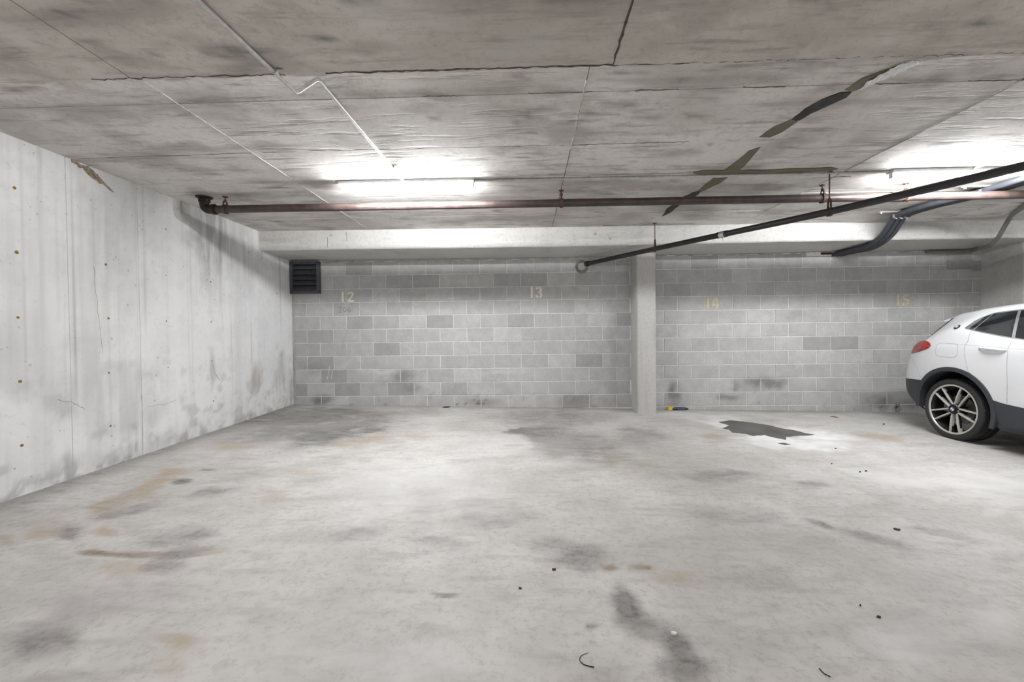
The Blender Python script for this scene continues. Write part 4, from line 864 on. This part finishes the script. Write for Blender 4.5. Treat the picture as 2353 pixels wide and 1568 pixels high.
whi = ip([.06, .072, .09, .13, .179, .3, .466, .9, 1.3, 1.6, 1.85, 2.05, 2.12], [1.244, 1.285, 1.325, 1.362, 1.393, 1.416, 1.432, 1.445, 1.425, 1.38, 1.27, 1.13, 1.06])
glo = lambda a: wlo(a)+.011
def gpatch(name, mat, L, Rr, lo, hi, off, s, na=20, nz=7):
    b = MB(); V = []
    for i in range(na+1):
        for j in range(nz+1):
            t = j/nz; a = (L[0]+(L[1]-L[0])*t)*(1-i/na)+(Rr[0]+(Rr[1]-Rr[0])*t)*i/na; l = lo(a); h = max(hi(a), l+.002); z = l+(h-l)*t; V.append((a, s*(CW(a, z)+off), z))
    n = nz+1; F = [(i*n+j, i*n+j+1, (i+1)*n+j+1, (i+1)*n+j) for i in range(na) for j in range(nz)]
    b.add(V, F); b.add([(x, y-s*.012, z) for x, y, z in V], F); return b.build(name, mat, car, True)
for s in (-1, 1):
    spatch('window_trim', M['chrome'], .06, 2.12, wlo, whi, .003, s, 80, 8)
    gpatch('quarter_glass', M['glass'], (.112, .145), (.15, .19), glo, lambda a: whi(a)-.014, .006, s, 8)
    gpatch('rear_door_glass', M['glass'], (.166, .208), (.528, .428), glo, lambda a: whi(a)-.013, .006, s)
    gpatch('front_door_glass', M['glass'], (.562, .458), (2.03, 1.72), glo, lambda a: whi(a)-.013, .006, s, 40)
tlo = ip([-.76, -.6, -.415, -.34, -.278, -.266], [.915, .922, .957, .982, 1.008, 1.028]); thi = ip([-.76, -.68, -.6, -.427, -.36, -.315, -.28, -.266], [1.0, 1.045, 1.066, 1.088, 1.08, 1.069, 1.05, 1.034])
for s in (-1, 1):
    spatch('tail_light', M['tail'], -.76, -.266, tlo, thi, .006, s, 26, 6)
    spatch('head_light', M['amber'], 2.98, 3.38, ip([2.98, 3.1, 3.38], [.78, .74, .70]), ip([2.98, 3.1, 3.38], [.79, .83, .79]), .005, s, 20, 5)
# glass on tailgate and windscreen
def tpatch(name, mat, a0, a1, cw, off, na=14, nc=14):
    b = MB(); V = []
    for i in range(na+1):
        a = a0+(a1-a0)*i/na; w_ = cw(a)
        for j in range(nc+1):
            c = -w_+2*w_*j/nc; V.append((a, c, CT(a, c)+off))
    n = nc+1; b.add(V, [(i*n+j, i*n+j+1, (i+1)*n+j+1, (i+1)*n+j) for i in range(na) for j in range(nc)]); return b.build(name, mat, car, 'all')
tpatch('rear_window', M['glass'], -.59, -.40, lambda a: wt_f(a)+.09, .010, 16, 30); tpatch('windscreen', M['glass'], 1.66, 2.42, lambda a: wt_f(a)-.03, .008)
for s in (-1, 1):
    b = MB(); V = []; nz, na = 10, 8
    for j in range(nz+1):
        t = j/nz
        for i in range(na+1):
            aR = -.40+.082*t; aL = -.50+.05*t; a = aL+(aR-aL)*i/na; z = min(1.145+.215*t, zt_f(a)-.014); V.append((a, s*(CW(a, z)+.007), z+.002))
    n = na+1; F = [(j*n+i, j*n+i+1, (j+1)*n+i+1, (j+1)*n+i) for j in range(nz) for i in range(na)]; b.add(V, F); b.build('window_blade', M['glass'], car, 'all')
b = MB(); V = []; nn_ = 24
for i in range(7):
    a = -.32-.115*i/6; 
    for j in range(nn_+1):
        c = -.585+1.17*j/nn_; V.append((a, c, CT(-.345, c)+.004-(-.345-a)*.22))
n0 = len(V); w_ = nn_+1
b.add(V+[(x, y, z-.02) for x, y, z in V], [(i*w_+j, i*w_+j+1, (i+1)*w_+j+1, (i+1)*w_+j) for i in range(6) for j in range(nn_)] + [(n0+i*w_+j, n0+(i+1)*w_+j, n0+(i+1)*w_+j+1, n0+i*w_+j+1) for i in range(6) for j in range(nn_)] + [(6*w_+j, 6*w_+j+1, n0+6*w_+j+1, n0+6*w_+j) for j in range(nn_)] + [(i*w_+e, (i+1)*w_+e, n0+(i+1)*w_+e, n0+i*w_+e) for i in range(6) for e in (0, nn_)])
b.build('roof_spoiler', M['paint'], car, True)
def seam(pts, s, w=.0026, name='panel_gap', mat='seam', parent=car, closed=False, off=.0012):
    Q = []
    P = pts+[pts[0]] if closed else pts
    for i in range(len(P)-1):
        for k in range(6): f = k/6; a = P[i][0]*(1-f)+P[i+1][0]*f; z = P[i][1]*(1-f)+P[i+1][1]*f; Q.append((a, s*(CW(a, z)+off), z))
    a, z = P[-1]; Q.append((a, s*(CW(a, z)+off), z)); b = MB(); b.tube(Q, w, 5); return b.build(name, M[mat], parent, True)
for s in (-1, 1):
    seam([(.143, 1.2), (.151, 1.1), (.136, 1.043), (.16, .906), (.201, .775), (.25, .74)], s, .0028)
    seam([(.55, 1.13), (.56, .9), (.57, .7), (.57, .5)], s); seam([(1.95, 1.04), (1.98, .8), (1.95, .5)], s)
    seam([(-.64, .90), (-.45, .78), (-.37, .63)], s, .002)
    h = [(.307, 1.035), (.34, 1.047), (.45, 1.046), (.535, 1.035), (.557, 1.024), (.5, 1.018), (.4, 1.022), (.33, 1.026)]
    for dx in (0, 1.0):
        b = MB(); n_ = 12; P = [(.288+.258*k/n_+dx, 1.036-.012*k/n_) for k in range(n_+1)]
        b.tube([(a, s*(CW(a, z)+.004+.03*math.sin(math.pi*min(1, max(0, k/n_)))**.5), z) for k, (a, z) in enumerate(P)], [.006+.010*math.sin(math.pi*k/n_)**.6 for k in range(n_+1)], 8); b.build('door_handle', M['paint'], car, True)
        spatch('handle_recess', M['seam'], .36+dx, .48+dx, lambda a: 1.008, lambda a: 1.026, .0015, s, 8, 3)
b = None
rr = []
for ca, cz, ha, hz in [(-.06, .99, .128, .076)]:
    for k in range(28):
        a = 2*math.pi*k/28; ex = .42; rr.append((ca+ha*math.copysign(abs(math.cos(a))**ex, math.cos(a)), cz+hz*math.copysign(abs(math.sin(a))**ex, math.sin(a))))
seam(rr, -1, .002, 'fuel_flap', closed=True, off=.0005)
seam([(-.34, 1.07), (0, 1.062), (.3, 1.055), (1.9, 1.0)], -1, .001, 'shoulder_line', 'paint')
# emblem on the rear pillar, and on the hub caps
def badge(parent, Mx, r):
    b = MB(); b.lathe([(0, -.004), (r, -.004), (r, .002), (r*.96, .004), (r*.66, .004), (r*.62, .003)], Mx, 24); o = b.build('emblem', M['badgering'], parent, True)
    o = o if parent is car else parent
    for q in range(4):
        b = MB(); b.add([Mx @ Vector((0, .0035, 0))]+[Mx @ Vector((math.cos(math.pi/2*q+math.pi/12*k)*r*.63, .0035, math.sin(math.pi/2*q+math.pi/12*k)*r*.63)) for k in range(7)], [(0, k, k+1) for k in range(1, 7)]); b.build('emblem_quarter', M['blue'] if q % 2 else M['white'], o)
    b = MB(); b.lathe([(r*.62, .0036), (r*.62, .005), (r*.7, .005), (r*.7, .0036)], Mx, 24); b.build('emblem_rim', M['chrome'], o, True)
for s in (-1, 1):
    a, z = -.035, 1.249; e = .02; c = CW(a, z)
    p = Vector((a, s*c, z)); ta = Vector((a+e, s*CW(a+e, z), z))-p; tz = Vector((a, s*CW(a, z+e), z+e))-p; nn = tz.cross(ta).normalized(); nn = nn if nn.y*s > 0 else -nn
    Mx = nn.to_track_quat('Y', 'Z').to_matrix().to_4x4(); Mx.translation = p+nn*.003; badge(car, Mx, .031)
# wheels
def wheel(ax, s, ph):
    R = .338; c = Vector((ax, s*.875, R-.004)); T = Matrix.Translation(c) @ (Matrix.Identity(4) if s > 0 else Matrix.Rotation(math.pi, 4, 'Z')); o = link('wheel', None, car); o.empty_display_size = .05
    # local wheel frame: +Y outward
    o.matrix_local = T
    b = MB(); b.lathe([(.272, -.205), (.30, -.222), (.328, -.215), (R-.002, -.185), (R, -.14), (R-.006, -.135), (R-.006, -.125), (R, -.12), (R, -.075), (R-.006, -.07), (R-.006, -.06), (R, -.055), (R-.002, -.03), (.326, -.006), (.305, .004), (.285, .002), (.270, -.01), (.268, -.03)], seg=72); b.build('tyre', M['tyre'], o, True)
    b = MB()
    for k in range(84):
        a = 2*math.pi*k/84
        for y0, y1 in ((-.05, -.012), (-.205, -.16), (-.115, -.08)):
            Mt = Matrix.Rotation(a, 4, 'Y') @ Matrix.Translation((R-.001 if y0 > -.2 and y0 < -.06 else R-.006, (y0+y1)/2, 0)) @ Matrix.Rotation(.25 if y0 < -.06 else -.2, 4, 'X'); b.box((0, 0, 0), (.010, abs(y1-y0), .015), M=Mt)
    b.build('tread', M['tyre'], o)['kind'] = 'stuff'
    b = MB(); b.lathe([(.268, -.2), (.245, -.19), (.235, -.06), (.25, -.03), (.258, -.008), (.272, -.001), (.277, -.006), (.274, -.014)], seg=64); b.build('rim_barrel', M['rimdark'], o, True)
    b = MB(); b.lathe([(.256, -.008), (.262, .0), (.275, .0), (.277, -.006)], seg=64); b.build('rim_lip', M['rim'], o, True)
    b = MB(); b.lathe([(.0, -.1), (.155, -.1), (.155, -.12), (0, -.12)], seg=40); b.build('brake_disc', M['disc'], o, True)
    b = MB(); b.box((.12, -.085, .03), (.09, .05, .17), bev=.012); b.build('brake_caliper', M['disc'], o)
    b = MB(); b.lathe([(0, -.012), (.052, -.014), (.06, -.03), (.075, -.05), (.08, -.1)], seg=30); b.build('hub', M['rimdark'], o, True)
    for v in range(5):
        for sg in (-1, 1):
            th0 = math.radians(ph+72*v+sg*9); th1 = math.radians(ph+72*v+sg*24.5); b = MB(); V = []; n = 8
            for k in range(n+1):
                f = k/n; r = .05+(.262-.05)*f; tt = th0+(th1-th0)*f; w_ = .0095-.001*f; y = -.022+.014*f+.006*math.sin(math.pi*f)
                ex = Vector((.05*math.cos(th0), .05*math.sin(th0))).lerp(Vector((.262*math.cos(th1), .262*math.sin(th1))), f); r = ex.length; cx_, cz_ = ex.x/r, ex.y/r
                for q, dy in ((-w_*1.1, -.035), (-w_, -.004), (-w_*.75, 0), (w_*.75, 0), (w_, -.004), (w_*1.1, -.035)): V.append((r*cx_-q*cz_, y+dy, r*cz_+q*cx_))
            b.add(V, [(k*6+i, k*6+i+1, k*6+7+i, k*6+6+i) for k in range(n) for i in range(5)]); b.build('spoke', M['rim'], o, True)
            b.mi = []; b = MB(); V2 = [(x, y-.012, z) for (x, y, z) in V]
            V3 = []
            for k in range(n+1):
                f = k/n; r = .05+(.258-.05)*f; tt = math.radians(ph+72*v+sg*10)+(math.radians(ph+72*v+sg*28.5)-math.radians(ph+72*v+sg*10))*f; y = -.03+.010*f
                for q in (-.012, .012): V3.append((r*math.cos(tt)-q*math.sin(tt), y, r*math.sin(tt)+q*math.cos(tt)))
            b.add(V3+[(x, y-.02, z) for x, y, z in V3], [(2*k, 2*k+1, 2*k+3, 2*k+2) for k in range(n)] + [(2*k, 2*k+2, 2*(n+1)+2*k+2, 2*(n+1)+2*k) for k in range(n)] + [(2*k+1, 2*(n+1)+2*k+1, 2*(n+1)+2*k+3, 2*k+3) for k in range(n)]); b.build('spoke_flank', M['rimdark'], o, True)
        a = math.radians(ph+72*v+36); b = MB(); b.lathe([(0, .004), (.008, .004), (.01, -.02)], Matrix.Translation((.05*math.cos(a), -.02, .05*math.sin(a))), 6); b.build('wheel_bolt', M['rim'], o)
    badge(o, Matrix.Translation((0, -.008, 0)), .03)
for ax in (0.0, 2.67):
    for s in (-1, 1): wheel(ax, s, 97-14 if s > 0 else 83)
